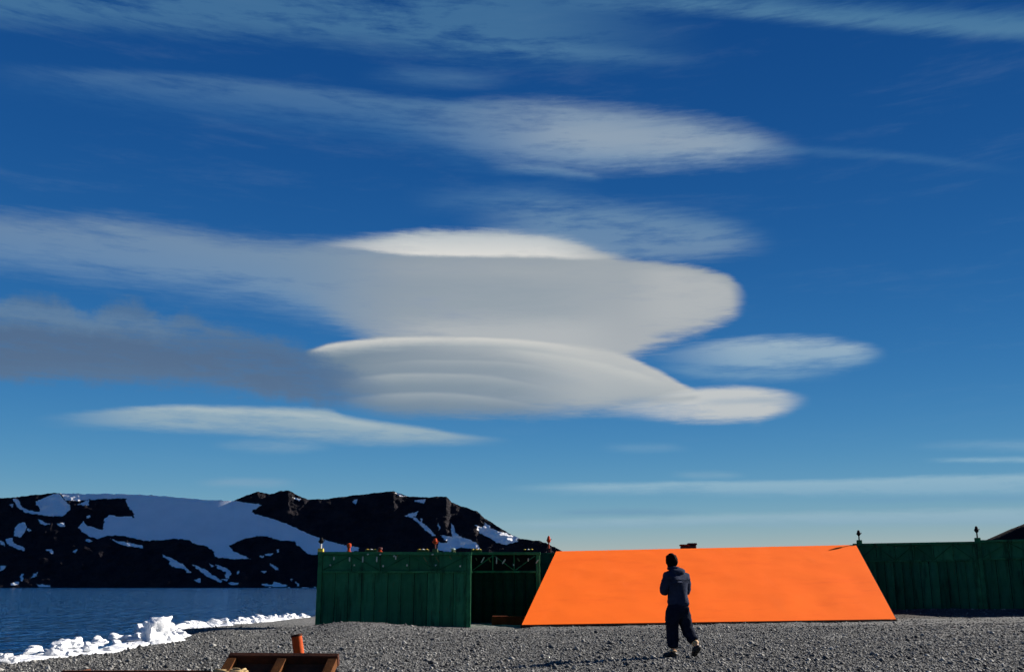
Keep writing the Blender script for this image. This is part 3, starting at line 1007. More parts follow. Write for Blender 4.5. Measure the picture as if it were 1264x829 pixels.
def container(label, A, B, depth, zb, zt, npan, band, side_panels=0, brackets=(), open_band=(), group=None, seed=0, paint='green'):
    """green steel container: front face from A to B (x,y), body behind it"""
    rng = random.Random(seed)
    A, B = Vector((A[0], A[1])), Vector((B[0], B[1]))
    L = (B - A).length
    rz = math.atan2(B.y - A.y, B.x - A.x)
    H = zt - zb
    root = empty('green_container', (A.x, A.y, zb), rz)
    tag(root, label, 'container', group)
    zm = H - band
    pw = .15
    # body and roof
    box('body', .05, L - .05, .06, depth, .02, H - .05, M['gap'], root)
    box('roof', 0, L, .04, depth + .03, H - .047, H - .004, M['green_dark'], root, .006)
    for x in (0, L - pw):
        box('corner_post', x, x + pw, -.06, .13, 0, H - .05, M['green_rim'], root, .012)
    box('top_rail', -.02, L + .02, -.09, .035, H - .10, H, M['green_rim'], root, .01)
    box('middle_rail', pw + .003, L - pw - .003, -.07, .05, zm - .035, zm + .035, M['green_rim'], root, .008)
    box('bottom_rail', pw + .003, L - pw - .003, -.06, .05, 0, .12, M['green_dark'], root, .008)
    w = (L - 2 * pw) / npan
    me = panel_mesh(w - .018, zm - .035 - .12 - .006, paint)
    for k in range(npan):
        mesh_obj('panel', me, None, root, (pw + k * w + .009, .012 + rng.uniform(-.008, .008), .123), (0, rng.uniform(-.002, .002), 0))
    # upper band: sheets or open lattice with braces
    hb = band - .035 - .10 - .006
    nb = max(2, npan // 2)
    wb = (L - 2 * pw) / nb
    bme = None
    for k in range(nb):
        x0 = pw + k * wb
        if open_band and open_band[0] <= (x0 + wb / 2) / L <= open_band[1]:
            pass
        else:
            box('band_sheet', x0 + .006, x0 + wb - .006, .0 + rng.uniform(0, .012), .04, zm + .038, H - .103, M['green'], root, .006)
        bm = bmesh.new()
        up = k % 2 == 0
        bm_bar(bm, (x0 + .03, -.035, zm + .06 if up else H - .13), (x0 + wb - .03, -.035, H - .13 if up else zm + .06), .035, .035)
        from_bm('brace', bm, M['green_dark'] if not open_band else M['green_rim'], root)
        bm = bmesh.new()
        bm_bar(bm, (x0 + wb - .02, -.055, zm + .05), (x0 + wb - .02, -.055, H - .11), .035, .035)
        if k < nb - 1:
            from_bm('upright', bm, M['green_rim'], root)
        else:
            bm.free()
    for (fx, fz, ln, tilt, mk) in brackets:                  # pale clips and bare brackets
        bm = bmesh.new()
        bm_box(bm, -.02, .02, -.03, 0, -ln / 2, ln / 2, .004)
        from_bm('clip', bm, M[mk], root, (fx * L, -.085, zm + fz * band), (0, tilt, 0))
    if side_panels:
        ws = (depth - 2 * pw) / side_panels
        sm = panel_mesh(ws - .018, zm - .16)
        for k in range(side_panels):
            mesh_obj('side_panel', sm, None, root, (L - .03, pw + k * ws + .009, .123), (0, 0, math.pi / 2))
        box('side_rail', L - .03, L + .04, .14, depth, zm - .035, zm + .035, M['green_rim'], root)
        box('side_band', L - .03, L + .012, .14, depth, zm + .038, H - .06, M['green'], root)
        box('rear_post', L - pw, L + .03, depth + .003, depth + pw, 0, H - .05, M['green_rim'], root)
    return root


Y1, Y2 = 34.0, 37.6
aL, aR = at(392, 760, Y1).x, at(581, 760, Y1).x
zt1 = at(480, 681, Y1).z


def bx1(px): return (at(px, 700, Y1).x - aL) / (aR - aL)


br1 = []
for px, py, ln, tl in ((414, 689, .10, 0), (433, 690, .14, 0), (449, 690, .19, 0), (466, 690, .17, 0), (489, 688, .12, 0), (525, 690, .18, -.6), (540, 690, .20, -.6), (556, 688, .12, -.5), (487, 686, .06, .6), (491, 686, .06, -.6),
                       (410, 697, .05, 0), (439, 697, .05, 0), (474, 698, .06, 0), (503, 697, .06, 0), (538, 697, .05, .4), (568, 698, .05, 0), (455, 684, .06, 1.2), (470, 684, .06, 1.2), (534, 684, .06, 1.4)):
    br1.append((bx1(px), (705 - py) / 24.0, ln, tl, 'pale' if tl >= 0 else 'olive'))
c1 = container('long dark green corrugated container jutting out before the others, by the shore', (aL, Y1 - .34), (aR, Y1), 6.0, -.22, zt1, 11, .64, 10, br1,
               group=None, seed=1)

b0, b1 = at(577, 760, Y2).x, at(667, 760, Y2).x
zt2 = at(630, 681, Y2).z
br2 = []
for px, py, ln, tl in ((582 + 6, 689, .10, -.5), (596, 690, .22, .5), (613, 691, .24, 0), (634, 696, .06, 0), (652, 690, .12, 0), (604, 690, .2, -.5), (622, 692, .2, .6), (640, 690, .16, -.6), (663, 692, .16, .6)):
    br2.append(((at(px, 700, Y2).x - b0) / (b1 - b0), (704 - py) / 23.0, ln, tl, 'pale' if tl >= 0 else 'olive'))
c2 = container('dark green container set back in shadow left of the orange ramp, with open lattice top', (b0, Y2), (b1, Y2), 2.4, -.12, zt2, 6, .70, 0, br2, (0.0, .93), seed=2, paint='green_shaded')  # front panels carry the recess shade in their colour

r0, r1 = at(1060.5, 760, 42.3), at(1215, 760, 40.2)
zr = 2.97
c3 = container('dark green corrugated container between the orange ramp and the first black pole finial', (r0.x, r0.y), (r1.x, r1.y), 2.4, .18, zr, 13, .72, 0,
               [(.2, .8, .08, 0, 'olive'), (.36, .75, .06, .5, 'olive'), (.52, .8, .05, 0, 'olive')], seed=3)
c3['label'] = 'dark green corrugated container touching the right edge of the orange ramp'
dr = (r1 - r0).normalized()
s0 = Vector((r1.x, r1.y)) + Vector((dr.x, dr.y)) * .012
s1 = s0 + Vector((dr.x, dr.y)) * 6.1
c4 = container('dark green corrugated container at the end of the row below the brown hill', (s0.x, s0.y), (s1.x, s1.y), 2.4, .22, zr + .05, 13, .72, 0,
               [(.3, .8, .06, 0, 'olive'), (.6, .78, .06, .3, 'olive')], seed=4)


# ------------------------------------------------------------------ orange ramp
def build_ramp():
    bl, brr = at(644, 770.5, 33.7), at(1106, 763.5, 33.7)
    tl, tr = at(686.5, 680, 42.0), at(1056.5, 672, 42.0)
    root = empty('ramp', ((bl.x + brr.x) / 2, bl.y, min(bl.z, brr.z) - .1))
    tag(root, 'broad bright orange ramp sloping up to the tops of the green containers', 'ramp')
    off = Vector(root.location)
    nrm = (brr - bl).cross(tl - bl).normalized()
    nu, nv = 1, 1

    def pt(u, v):
        return bl.lerp(brr, u).lerp(tl.lerp(tr, u), v)
    # deck sheeting: slightly buckled between its supports
    bm = bmesh.new()
    gu, gv = 110, 60
    grid = []
    for j in range(gv + 1):
        row = []
        for i in range(gu + 1):
            u, v = i / gu, j / gv
            e = min(1, 14 * min(u, 1 - u, v, 1 - v))
            h = .010 * fbm(u * 9, v * 6, 2.0, 3) + .006 * math.sin(u * 6 * 2 * math.pi) * fbm(u * 3, v * 2, 6.0, 2)
            row.append(bm.verts.new(pt(u, v) - off + nrm * (h * e)))
        grid.append(row)
    for j in range(gv):
        for i in range(gu):
            bm.faces.new((grid[j][i], grid[j][i + 1], grid[j + 1][i + 1], grid[j + 1][i]))
    from_bm('deck', bm, M['orange'], root, smooth_=True)
    # solid body under the plates
    bm = bmesh.new()
    d = nrm * .06
    q = [bl - d, brr - d, tr - d, tl - d]
    up = [bm.verts.new(p - off) for p in q]
    dn = [bm.verts.new(Vector((p.x, p.y, -.25)) - off) for p in q]
    bm.faces.new(up)
    bm.faces.new(dn[::-1])
    for k in range(4):
        bm.faces.new((dn[k], dn[(k + 1) % 4], up[(k + 1) % 4], up[k]))
    from_bm('body', bm, M['orange_side'], root)
    bm = bmesh.new()
    e = Vector((0, -.05, 0))
    bm_bar(bm, bl - off + e - Vector((0, 0, .05)), brr - off + e - Vector((0, 0, .05)), .08, .05)
    from_bm('toe_beam', bm, M['rust_dark'], root)
    for a, b in ((bl, tl), (brr, tr)):
        bm = bmesh.new()
        sx = Vector((-.012 if a is bl else .012, 0, -.07))
        bm_bar(bm, a - off + sx, b - off + sx, .03, .07)
        from_bm('edge_beam', bm, M['gap'], root)


build_ramp()

# low rusty block beside the ramp's foot, in the shade
p0, p1 = at(607, 768, 35.5), at(655, 768, 35.5)
blk = empty('steel_skid', ((p0.x + p1.x) / 2, 35.5, -.05))
tag(blk, 'low rust-orange steel skid lying in shadow at the left foot of the ramp', 'skid')
hw = (p1.x - p0.x) / 2
bm = bmesh.new()
bm_box(bm, -hw, hw, -.25, .25, .05, .34, .02)
from_bm('block', bm, M['orange_side'], blk)
for x in (-hw * .7, hw * .7):
    box('runner', x - .06, x + .06, -.35, .35, -.02, .047, M['rust_dark'], blk)


# ------------------------------------------------------------------ fittings on the container tops
def lathe(bm, prof, seg=10, x=0, y=0):
    rings = [[bm.verts.new((x + r * math.cos(k * 2 * math.pi / seg), y + r * math.sin(k * 2 * math.pi / seg), z)) for k in range(seg)] for r, z in prof]
    for a, b in zip(rings, rings[1:]):
        for k in range(seg):
            bm.faces.new((a[k], a[(k + 1) % seg], b[(k + 1) % seg], b[k]))
    bm.faces.new(rings[0][::-1])
    bm.faces.new(rings[-1])
    return bm


def fitting(kind, px, ytop, ybase, Y, label, zroof, cols, name='vent_post', cat='vent', group=None):
    p = at(px, ybase, Y)
    h = at(px, ytop, Y).z - zroof
    root = empty(name, (p.x, Y, zroof))
    tag(root, label, cat, group)
    if kind == 'pole':                     # base box, thin neck, swollen head
        box('base', -.09, .09, -.09, .09, 0, h * .26, M[cols[0]], root, .01)
        bm = lathe(bmesh.new(), [(.028, h * .26), (.028, h * .60)])
        from_bm('neck', bm, M[cols[1]], root)
        bm = lathe(bmesh.new(), [(.03, h * .58), (.075, h * .66), (.085, h * .78), (.06, h * .86), (.055, h * .93), (.03, h)])
        from_bm('head', bm, M[cols[2]], root, smooth_=False)
        bm = bmesh.new()
        bm_bar(bm, (-.10, 0, h * .72), (.12, 0, h * .80), .03)
        from_bm('lever', bm, M[cols[2]], root)
    elif kind == 'vent':                   # stub with flange and cap
        bm = lathe(bmesh.new(), [(.09, 0), (.09, .03), (.05, .032), (.05, h * .55)])
        from_bm('stub', bm, M[cols[0]], root)
        bm = lathe(bmesh.new(), [(.075, h * .55), (.08, h * .62), (.075, h * .92), (.03, h)])
        from_bm('cap', bm, M[cols[1]], root)
    elif kind == 'trio':                   # valve manifold: three bonnets on a pipe
        bm = bm_tube(bmesh.new(), [(-.20, 0, .05), (.20, 0, .05)], .04, 8)
        from_bm('pipe', bm, M[cols[0]], root)
        for x, m_ in ((-.13, cols[1]), (0.0, cols[2]), (.13, cols[1])):
            bm = lathe(bmesh.new(), [(.035, .085), (.055, .10), (.055, h * .8), (.025, h)], 8, x)
            from_bm('bonnet', bm, M[m_], root)
    elif kind == 'box':
        box('housing', -.16, .16, -.12, .12, 0, h * .8, M[cols[0]], root, .02)
        box('lid', -.19, .19, -.15, .15, h * .8 + .002, h, M[cols[1]], root, .015)
    return root


YA = Y1 + .25
zA, zB = zt1, zt2
zc = at(700, 681.2, 42.5).z
fitting('pole', 396, 663, 681, YA, 'black and white headed post with yellow base at the shore corner of the container', zA, ('yellow', 'white', 'black'))
fitting('vent', 430.5, 670, 681, YA, 'tall orange vent pipe on the jutting container', zA, ('red', 'red'))
fitting('trio', 458, 677, 681, YA, 'yellow and white valve cluster between the orange vent and the small red vent', zA, ('olive', 'yellow', 'white'), 'valve_cluster', 'valves')
fitting('vent', 469, 675, 681, YA, 'small red vent beside the yellow valve cluster', zA, ('red', 'maroon'))
fitting('trio', 522, 677, 681, YA, 'yellow valve cluster beside the tall dark orange-topped post', zA, ('olive', 'yellow', 'white'), 'valve_cluster', 'valves')
fitting('pole', 537, 664, 681, YA, 'dark post with orange head beside the yellow valve cluster', zA, ('olive', 'maroon', 'red'))
fitting('vent', 559, 676, 681, YA, 'small pale vent stub alone on the jutting container', zA, ('olive', 'pale'))
fitting('trio', 588, 677, 681, Y2 + .25, 'bright yellow valve cluster at the corner where the containers step back', zB, ('olive', 'yellow', 'yellow'), 'valve_cluster', 'valves')
fitting('trio', 652, 677, 681, Y2 + .25, 'small yellow valve cluster on the shaded container near the ramp', zB, ('black', 'yellow', 'white'), 'valve_cluster', 'valves')
fitting('pole', 677.5, 661, 681, 42.7, 'red and black post at the top left corner of the orange ramp', zc - .022, ('maroon', 'red', 'red'))
fitting('pole', 1061, 654, 672, 42.2, 'black post at the top right corner of the orange ramp', zr, ('green_rim', 'black', 'black'))
fitting('pole', 1207, 649, 669, 40.55, 'black post on the container top beside the brown hill', zr, ('green_rim', 'black', 'black'))
for px, w, lab in ((845, 671.5, 'low maroon hatch box on the ramp top'), (854.5, 670, 'taller maroon hatch box on the ramp top')):
    fitting('box', px, w, 677, 42.75, lab, zc - .022, ('maroon', 'red' if w > 671 else 'maroon'), 'hatch_box', 'box')
# a platform behind the ramp head that carries the hatches
pl = empty('deck_container', (at(858, 700, 42.4).x, 43.9, 0))
tag(pl, 'dark green container standing directly behind the top edge of the orange ramp', 'container')
wx = (at(1052, 700, 42.4).x - at(664, 700, 42.4).x) / 2
box('body', -wx, wx, -1.4, 1.2, .0, zc - .06, M['green_dark'], pl)
box('roof', -wx - .02, wx + .02, -1.42, 1.22, zc - .057, zc - .022, M['green_rim'], pl)


# ------------------------------------------------------------------ shore ice
def ice_mesh(seed, flat=.75, rough=.35, sub=3):
    rng = random.Random(seed)
    bm = bmesh.new()
    bmesh.ops.create_icosphere(bm, subdivisions=sub, radius=1.0)
    planes = []
    for _ in range(9):
        n = Vector((rng.gauss(0, 1), rng.gauss(0, 1), rng.gauss(0, .8))).normalized()
        planes.append((n, rng.uniform(.5, .85)))
    o = rng.uniform(0, 100)
    for v in bm.verts:
        for n, d in planes:
            k = v.co.dot(n)
            if k > d:
                v.co -= n * (k - d)
        r = mnoise.fractal(v.co * 1.6 + Vector((o, 0, 0)), 1.0, 2.0, 4)
        v.co *= 1 + rough * r
        v.co.z = max(v.co.z, -.55) * flat
    me = bpy.data.meshes.new('ice_block')
    bm.to_mesh(me)
    bm.free()
    me.polygons.foreach_set('use_smooth', [True] * len(me.polygons))
    me.materials.append(M['ice'])
    return me


ICE_MESH = [ice_mesh(s) for s in range(6)] + [ice_mesh(20 + s, .45, .22) for s in range(4)]
for me_ in ICE_MESH[4:]:                                     # broken pieces with flat faces
    me_.polygons.foreach_set('use_smooth', [False] * len(me_.polygons))
ICE_EDGE = [(-60, 800), (0, 797), (30, 796), (60, 794), (100, 790), (140, 786), (170, 783), (215, 780), (240, 772), (262, 770), (300, 770), (330, 766), (360, 762), (388, 759)]


def build_ice():
    rng = random.Random(11)
    # continuous frozen bank under the blocks
    n = 240
    verts, faces = [], []
    ys = np.linspace(12, 74, n)
    prof = [(.75, -.45), (.42, -.05), (.0, .10), (-.5, .14), (-1.0, .05), (-1.6, -.35), (-2.4, -1.1)]
    for y in ys:
        e = shore_x(y) - .35 + .25 * fbm(y * .6, 8.1)
        fade = 1.0
        for k, (dx, dz) in enumerate(prof):
            verts.append((e + dx * (.45 + .55 * fade) + .12 * fbm(y * 2.0, k * 1.3), y, -.17 - beach_drop(y) + dz * 1.0 + .13 * fbm(y * 1.4, k * .9, 4.0, 4)))
    m_ = len(prof)
    for j in range(n - 1):
        for k in range(m_ - 1):
            a = j * m_ + k
            faces.append((a, a + 1, a + m_ + 1, a + m_))
    me = bpy.data.meshes.new('ice_bank')
    me.from_pydata(verts, [], faces)
    o = mesh_obj('ice_bank', me, M['ice'])
    tag(o, 'crushed white brash ice frozen along the shoreline', 'ice', None, 'stuff')
    G = 'ice blocks washed up along the shore'
    lab = 'rounded white ice lump in the ridge of ice along the shore'
    for k in range(290):
        y = 14.5 + ((k + rng.random()) / 290) ** 1.25 * 58.0
        e = shore_x(y) - .30
        far = sstep(20, 40, y)
        s = rng.lognormvariate(math.log(.115), .38) * (1.0 + .25 * far)
        s = min(s, .30)
        x = e - rng.random() ** 1.2 * 1.35
        ob = mesh_obj('ice_block', rng.choice(ICE_MESH), None, None,
                      (x, y, -.12 - beach_drop(y) + rng.uniform(-.05, .06) + .10 * min(1.0, (e - x) * 1.2) + s * .25), (rng.uniform(-.3, .3), rng.uniform(-.3, .3), rng.uniform(0, 6.28)))
        ob.scale = (s * rng.uniform(.9, 1.5), s * rng.uniform(.9, 1.4), s * rng.uniform(.65, 1.1))
        tag(ob, lab, 'ice', G)
    p = at(194, 782, 26.0)
    me = ice_mesh(77, .9, .30, 4)
    for v in me.vertices:                                    # wider at the top, as it has melted from below
        k = 1 + .22 * v.co.z
        v.co.x *= k
        v.co.y *= k
    big = mesh_obj('ice_block', me, None, None, (p.x, p.y, p.z + .02), (.1, -.1, .6))
    big.scale = (.50, .42, .44)
    tag(big, 'largest white ice block standing well above the rest of the shore ice', 'ice', G)


build_ice()


# ------------------------------------------------------------------ rusty ramp, trough, pipe and rope in the foreground
def build_foreground():
    Yt = 8.5
    tl, tr = at(283, 806.5, Yt), at(418, 807.5, Yt)
    run = Vector((-.17, -1.15, -.80))
    root = empty('rusty_hatch', ((tl.x + tr.x) / 2 - .15, Yt - 1.1, -.02))
    tag(root, 'rusty brown ribbed steel hatch propped at a slant on the gravel', 'hatch')
    off = Vector(root.location)
    n = (tr - tl).cross(run).normalized()
    if n.z < 0: n = -n

    def slab(name, u0, u1, v0, v1, h0, h1, m):
        bm = bmesh.new()
        P = lambda u, v, h: tl.lerp(tr, u) + run * v + n * h - off
        c = [(u0, v0), (u1, v0), (u1, v1), (u0, v1)]
        a = [bm.verts.new(P(u, v, h0)) for u, v in c]
        b = [bm.verts.new(P(u, v, h1)) for u, v in c]
        bm.faces.new(a)
        bm.faces.new(b[::-1])
        for k in range(4):
            bm.faces.new((a[k], a[(k + 1) % 4], b[(k + 1) % 4], b[k]))
        bmesh.ops.bevel(bm, geom=list(bm.edges), offset=.004, segments=1, affect='EDGES')
        return from_bm(name, bm, m, root)
    slab('plate', .01, .99, .0, .95, -.09, -.075, M['rust'])
    for u in (0.0, .455, .915):
        slab('rib', u, u + .085, .03, .97, -.073, .0, M['rust_beam'])
    slab('top_rim', 0, 1, -.012, .018, -.10, .004, M['rust_dark'])
    slab('bottom_rim', 0, 1, .972, 1.02, -.10, .0, M['rust_dark'])
    slab('cross_rib', .09, .45, .50, .54, -.073, -.03, M['rust_beam'])
    slab('cross_rib', .545, .91, .50, .54, -.073, -.03, M['rust_beam'])
    for x in (.08, .92):                                     # props that carry the raised edge
        p = tl.lerp(tr, x) - off - n * .10
        bm = bmesh.new()
        bm_bar(bm, p + Vector((0, .02, -.02)), Vector((p.x, p.y + .02, 0)), .06)
        from_bm('prop', bm, M['rust_dark'], root)

    a, b = at(80, 829, Yt - .1), at(256, 828.5, Yt - .1)
    t = empty('rusty_trough', ((a.x + b.x) / 2, Yt + .15, -.02))
    tag(t, 'dark red rusty steel trough with a thin straight rim', 'trough')
    W, z = (b.x - a.x) / 2, (a.z + b.z) / 2 + .02
    box('front_side', -W, W, -.25, -.235, .02, z - .012, M['rust_dark'], t, .003)
    box('back_side', -W, W, .235, .25, .02, z - .062, M['rust_dark'], t, .003)
    for s in (-1, 1):
        x0, x1 = sorted((s * W, s * (W - .015)))
        box('end_plate', x0, x1, -.232, .232, .02, z - .012, M['rust'], t, .003)
    box('floor_plate', -W + .02, W - .02, -.232, .232, .06, .075, M['rust_dark'], t, .003)
    box('rim', -W - .02, W + .02, -.275, -.225, z - .010, z + .012, M['rust'], t, .004)
    box('rim', -W - .02, W + .02, .225, .275, z - .060, z - .038, M['rust'], t, .004)

    Yp = 9.25
    top, bot = at(366, 783, Yp), at(368.5, 803, Yp)
    d = (bot - top) / (top.z - bot.z)
    foot = top + d * (top.z + .02)
    pr = empty('orange_pipe', foot)
    tag(pr, 'short orange painted pipe standing upright behind the rusty hatch', 'pipe')
    tp = top - foot
    rd = .046
    bm = bmesh.new()
    seg = 20
    out_ = bm_tube(bm, [(0, 0, 0), tp * .5, tp], rd, seg, False)
    bm_tube(bm, [tp * .90, tp], rd * .86, seg, False)
    from_bm('tube', bm, M['pipe'], pr, smooth_=True)
    bm = bmesh.new()
    bmesh.ops.create_circle(bm, cap_ends=True, radius=rd * .86, segments=seg)
    from_bm('inner_plug', bm, M['black'], pr, tp * .93)
    bm = bm_tube(bmesh.new(), [tp * .985, tp * 1.006], rd * 1.08, seg)
    from_bm('collar', bm, M['rust_dark'], pr)

    pts = []
    base = at(284, 829, Yt - .2)
    for k in range(120):
        s = k / 119
        a_ = s * 2 * math.pi * 4.2
        r = .085 + .018 * math.sin(s * 19)
        pts.append(base + Vector((math.cos(a_) * r * 1.25 + .05 * math.sin(s * 7), math.sin(a_) * r * .9, .02 * s + .012 * math.sin(a_ * 2.3) - .01)))
    # tail hanging to the ground
    e = pts[-1]
    for k in range(1, 24):
        f = k / 23
        pts.append(Vector((e.x - .14 * f - .05 * math.sin(f * 4), e.y - .20 * f, e.z * (1 - f) ** 1.5 + .015 * f)))
    ro = from_bm('rope', bm_tube(bmesh.new(), pts, .011, 7), M['rope'], None, smooth_=True)
    tag(ro, 'loops of pale rope lying over the edge of the rusty hatch', 'rope')


build_foreground()


# ------------------------------------------------------------------ the walking person
def skin_obj(name, pts, edges, radii, m, parent, root=0, sub=2, wrinkle=0.0, wscale=9.0):
    me = bpy.data.meshes.new(name)
    me.from_pydata([tuple(p) for p in pts], edges, [])
    o = bpy.data.objects.new(name, me)
    COL.objects.link(o)
    md = o.modifiers.new('skin', 'SKIN')
    md.use_smooth_shade = True
    sv = me.skin_vertices[0].data
    for i, r in enumerate(radii):
        sv[i].radius = r if hasattr(r, '__len__') else (r, r)
        sv[i].use_root = (i == root)
    s = o.modifiers.new('sub', 'SUBSURF')
    s.levels = s.render_levels = sub
    dg = bpy.context.evaluated_depsgraph_get()
    dg.update()
    nm = bpy.data.meshes.new_from_object(o.evaluated_get(dg))
    bpy.data.objects.remove(o)
    bpy.data.meshes.remove(me)
    nm.name = name
    if wrinkle:
        no = [v.normal.copy() for v in nm.vertices]
        for v, nn in zip(nm.vertices, no):
            q = v.co * wscale
            v.co += nn * wrinkle * (mnoise.noise(Vector((q.x, q.y, q.z * 1.5))) + .5 * mnoise.noise(q * 2.3))
    nm.materials.clear()
    nm.materials.append(m)
    nm.polygons.foreach_set('use_smooth', [True] * len(nm.polygons))
    return mesh_obj(name, nm, None, parent)


def build_person():
    Yp = 18.9
    c = at(838, 810, Yp)
    gz = ground_z(c.x, Yp)
    root = empty('person', (c.x, Yp, gz))
    tag(root, 'person in blue-grey hooded jacket and navy trousers walking past the orange ramp', 'person')
    V = Vector
    hipL, hipR = V((-.075, -.05, .88)), V((.10, .05, .88))
    kneeL, kneeR = V((-.095, .02, .47)), V((.175, .0, .47))
    ankL, ankR = V((-.10, -.01, .10)), V((.315, -.14, .22))
    pel, waist, chest = V((.02, 0, .92)), V((.025, -.01, 1.12)), V((.015, .0, 1.36))
    neck, nk2, head = V((-.035, .02, 1.52)), V((-.05, .03, 1.58)), V((-.065, .045, 1.68))
    shL, shR = V((-.165, -.08, 1.435)), V((.185, .12, 1.43))
    elL, elR = V((-.235, -.02, 1.15)), V((.235, .22, 1.14))
    wrL, wrR = V((-.16, .22, 1.17)), V((.03, .34, 1.19))
    # body: one continuous skin surface
    pts = [pel, waist, chest, neck, nk2, head, head + V((-.005, .005, .075)), shL, elL, wrL, shR, elR, wrR, hipL, kneeL, ankL, hipR, kneeR, ankR]
    ed = [(0, 1), (1, 2), (2, 3), (3, 4), (4, 5), (5, 6), (2, 7), (7, 8), (8, 9), (2, 10), (10, 11), (11, 12), (0, 13), (13, 14), (14, 15), (0, 16), (16, 17), (17, 18)]
    rad = [(.14, .10), (.125, .095), (.14, .10), .062, .055, (.078, .09), (.062, .07), .058, .043, .032, .058, .043, .032, .085, .056, .042, .085, .056, .042]
    # feet
    def addp(p, r, j):
        pts.append(p); rad.append(r); ed.append((j, len(pts) - 1)); return len(pts) - 1
    addp(V((-.25, .06, .05)), .035, 15)
    addp(V((.275, -.06, .06)), .035, 18)
    # face: nose and chin look away, to the left
    fw = V((-.42, .91, 0)).normalized()
    rt = V((.91, .42, 0)).normalized()
    # hands with five fingers each
    for wr, other, sgn in ((9, wrR, 1), (12, wrL, -1)):
        w = pts[wr]
        dr_ = (other - w).normalized()
        palm = addp(w + dr_ * .05 + fw * .02, (.034, .022), wr)
        pc = pts[palm]
        for k in range(4):
            spread = V((0, 0, .027 - k * .018))
            f1 = addp(pc + dr_ * .05 + spread, .0095, palm)
            L = (.030, .036, .033, .025)[k]
            f2 = addp(pts[f1] + dr_ * L + fw * .012, .0085, f1)
            addp(pts[f2] + dr_ * L * .6 - fw * .022, .0075, f2)
        t1 = addp(pc + V((0, 0, .035)) - dr_ * .005, .011, palm)
        addp(pts[t1] + dr_ * .03 + V((0, 0, .02)), .009, t1)
    skin_obj('body', pts, ed, rad, M['skin'], root, 0, 1)
    hc = head + V((0, 0, .02))
    # face
    bm = bmesh.new()
    bmesh.ops.create_icosphere(bm, subdivisions=3, radius=1.0)
    for v in bm.verts:
        l, f, z = v.co.x, v.co.y, v.co.z
        f *= 1.0 + (.10 if f > 0 and z < -.2 else 0)
        if f > .85 and abs(l) < .25 and -.35 < z < .15: f += .22 * (1 - abs(l) / .25)
        if f > .7 and .05 < z < .3 and .15 < abs(l) < .55: f -= .08
        if f > .75 and -.62 < z < -.48 and abs(l) < .35: f -= .05
        l *= 1 - .22 * max(0, -z)
        v.co = rt * (l * .078) + fw * (f * .098) + V((0, 0, z * .122))
    from_bm('face', bm, M['skin'], root, hc, smooth_=True)
    for s in (-1, 1):
        bm = bmesh.new()
        bmesh.ops.create_icosphere(bm, subdivisions=2, radius=1.0)
        for v in bm.verts:
            v.co = rt * (v.co.x * .014) + fw * (v.co.y * .022) + V((0, 0, v.co.z * .034))
        from_bm('ear', bm, M['skin'], root, hc + rt * s * .080 - fw * .005 - V((0, 0, .012)), smooth_=True)
        bm = bmesh.new()
        bmesh.ops.create_icosphere(bm, subdivisions=2, radius=.011)
        from_bm('eye', bm, M['black'], root, hc + rt * s * .034 + fw * .088 + V((0, 0, .012)), smooth_=True)
    # hair
    bm = bmesh.new()
    bmesh.ops.create_icosphere(bm, subdivisions=4, radius=1.0)
    for v in bm.verts:
        l, f, z = v.co
        if f > .2 and z < .45:
            f = .2 + (f - .2) * .35
        low = -.78 if f < .25 else .1
        z = max(z, low)
        k = 1 + .12 * fbm(l * 2.5, f * 2.5, z * 2.5) + .06 * fbm(l * 8, f * 8, z * 8)
        v.co = (rt * (l * .112) + fw * (f * .122 - .010) + V((0, 0, z * .138))) * k
    from_bm('hair', bm, M['hair'], root, hc + V((0, 0, .008)), smooth_=True)
    # jacket: torso and sleeves, with hem
    jp = [pel + V((.0, 0, -.06)), pel + V((.005, 0, .06)), waist + V((0, 0, .05)), chest + V((0, 0, -.05)), chest + V((-.005, 0, .08)), neck + V((.005, -.01, .0)),
          shL, shL.lerp(elL, .5) + V((-.01, -.01, 0)), elL, wrL, shR, shR.lerp(elR, .5) + V((.01, 0, 0)), elR, wrR]
    je = [(0, 1), (1, 2), (2, 3), (3, 4), (4, 5), (4, 6), (6, 7), (7, 8), (8, 9), (4, 10), (10, 11), (11, 12), (12, 13)]
    jr = [(.195, .165), (.222, .18), (.212, .168), (.218, .165), (.185, .13), (.085, .08), .096, .094, .086, .060, .096, .094, .086, .060]
    jk = skin_obj('jacket', jp, je, jr, M['jacket'], root, 2, 3, .012, 11)
    # hood folded on the back
    bm = bmesh.new()
    bmesh.ops.create_icosphere(bm, subdivisions=3, radius=1.0)
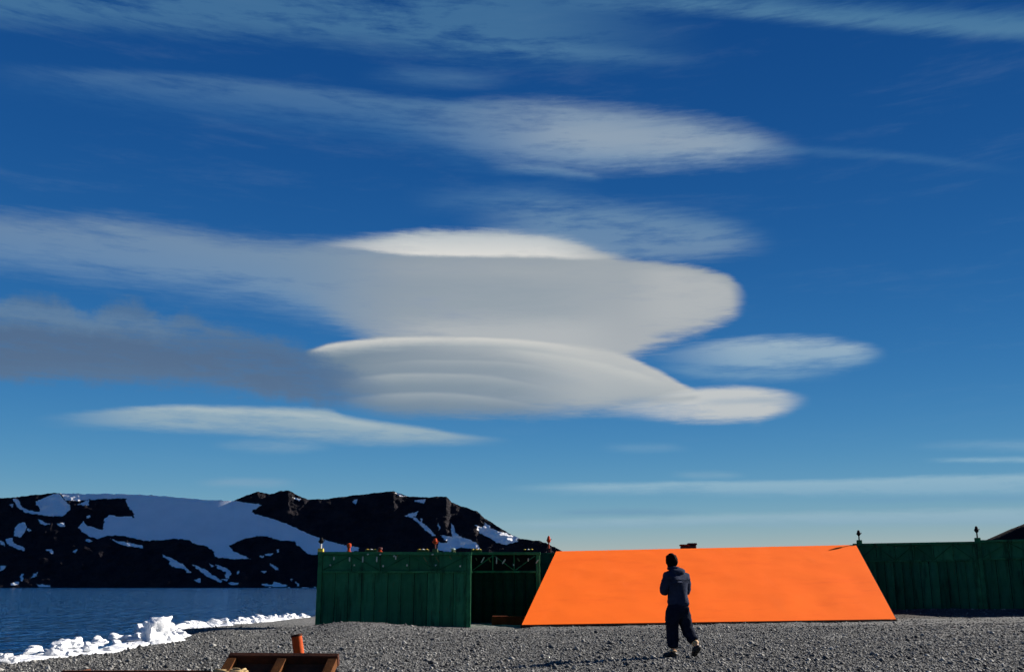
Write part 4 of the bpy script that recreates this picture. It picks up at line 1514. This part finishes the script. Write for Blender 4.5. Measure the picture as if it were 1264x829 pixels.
    for v in bm.verts:
        l, f, z = v.co
        sag = -.35 * (1 - l * l) * (1 if f < 0 else .4)
        k = 1 + .10 * fbm(l * 2.2, f * 2.2, z * 2.2)
        v.co = (rt * (l * .155) + fw * (f * .085) + V((0, 0, (z * .075 + sag * .10)))) * k
    from_bm('hood', bm, M['jacket'], jk, neck - fw * .080 + V((.03, 0, .010)), smooth_=True)
    bm = bmesh.new()
    pts_c = [neck + rt * math.cos(a) * .085 + fw * math.sin(a) * .08 + V((0, 0, .055)) for a in np.linspace(0, 2 * math.pi, 17)]
    bm_tube(bm, pts_c, .036, 8)
    from_bm('collar', bm, M['jacket'], jk, smooth_=True)
    # trousers
    lowL, lowR = hipL + V((-.02, 0, -.13)), hipR + V((.015, 0, -.13))
    tp = [pel + V((0, 0, .10)), pel + V((0, 0, -.02)), lowL, lowL.lerp(kneeL, .5) + V((-.012, 0, 0)), kneeL, kneeL.lerp(ankL, .55), ankL + V((0, .0, .06)), lowR, lowR.lerp(kneeR, .5) + V((.005, 0, 0)), kneeR, kneeR.lerp(ankR, .55), kneeR.lerp(ankR, .72)]
    te = [(0, 1), (1, 2), (2, 3), (3, 4), (4, 5), (5, 6), (1, 7), (7, 8), (8, 9), (9, 10), (10, 11)]
    tr_ = [(.18, .15), (.20, .165), .142, .132, .116, .112, .106, .142, .128, .114, .108, .102]
    skin_obj('trousers', tp, te, tr_, M['trousers'], root, 1, 3, .012, 12)
    # boots
    for ank, toe, heel, shaft, lab in ((ankL, V((-.275, .085, .038)), V((-.055, -.055, .04)), kneeL.lerp(ankL, .86), None),
                                       (ankR, V((.245, -.035, .035)), V((.355, -.185, .165)), kneeR.lerp(ankR, .62), None)):
        mid = ank.lerp(toe, .45) + V((0, 0, -.012))
        bt = skin_obj('boot', [ank + (shaft - ank) * .25, ank + V((0, 0, -.03)), mid, toe, heel], [(0, 1), (1, 2), (2, 3), (1, 4)], [.072, .070, .062, .047, .052], M['boot'], root, 1, 2)
        sh = skin_obj('boot_shaft', [shaft, ank.lerp(shaft, .1)], [(0, 1)], [.082, .074], M['tan'], bt, 0, 2)
    return root


build_person()
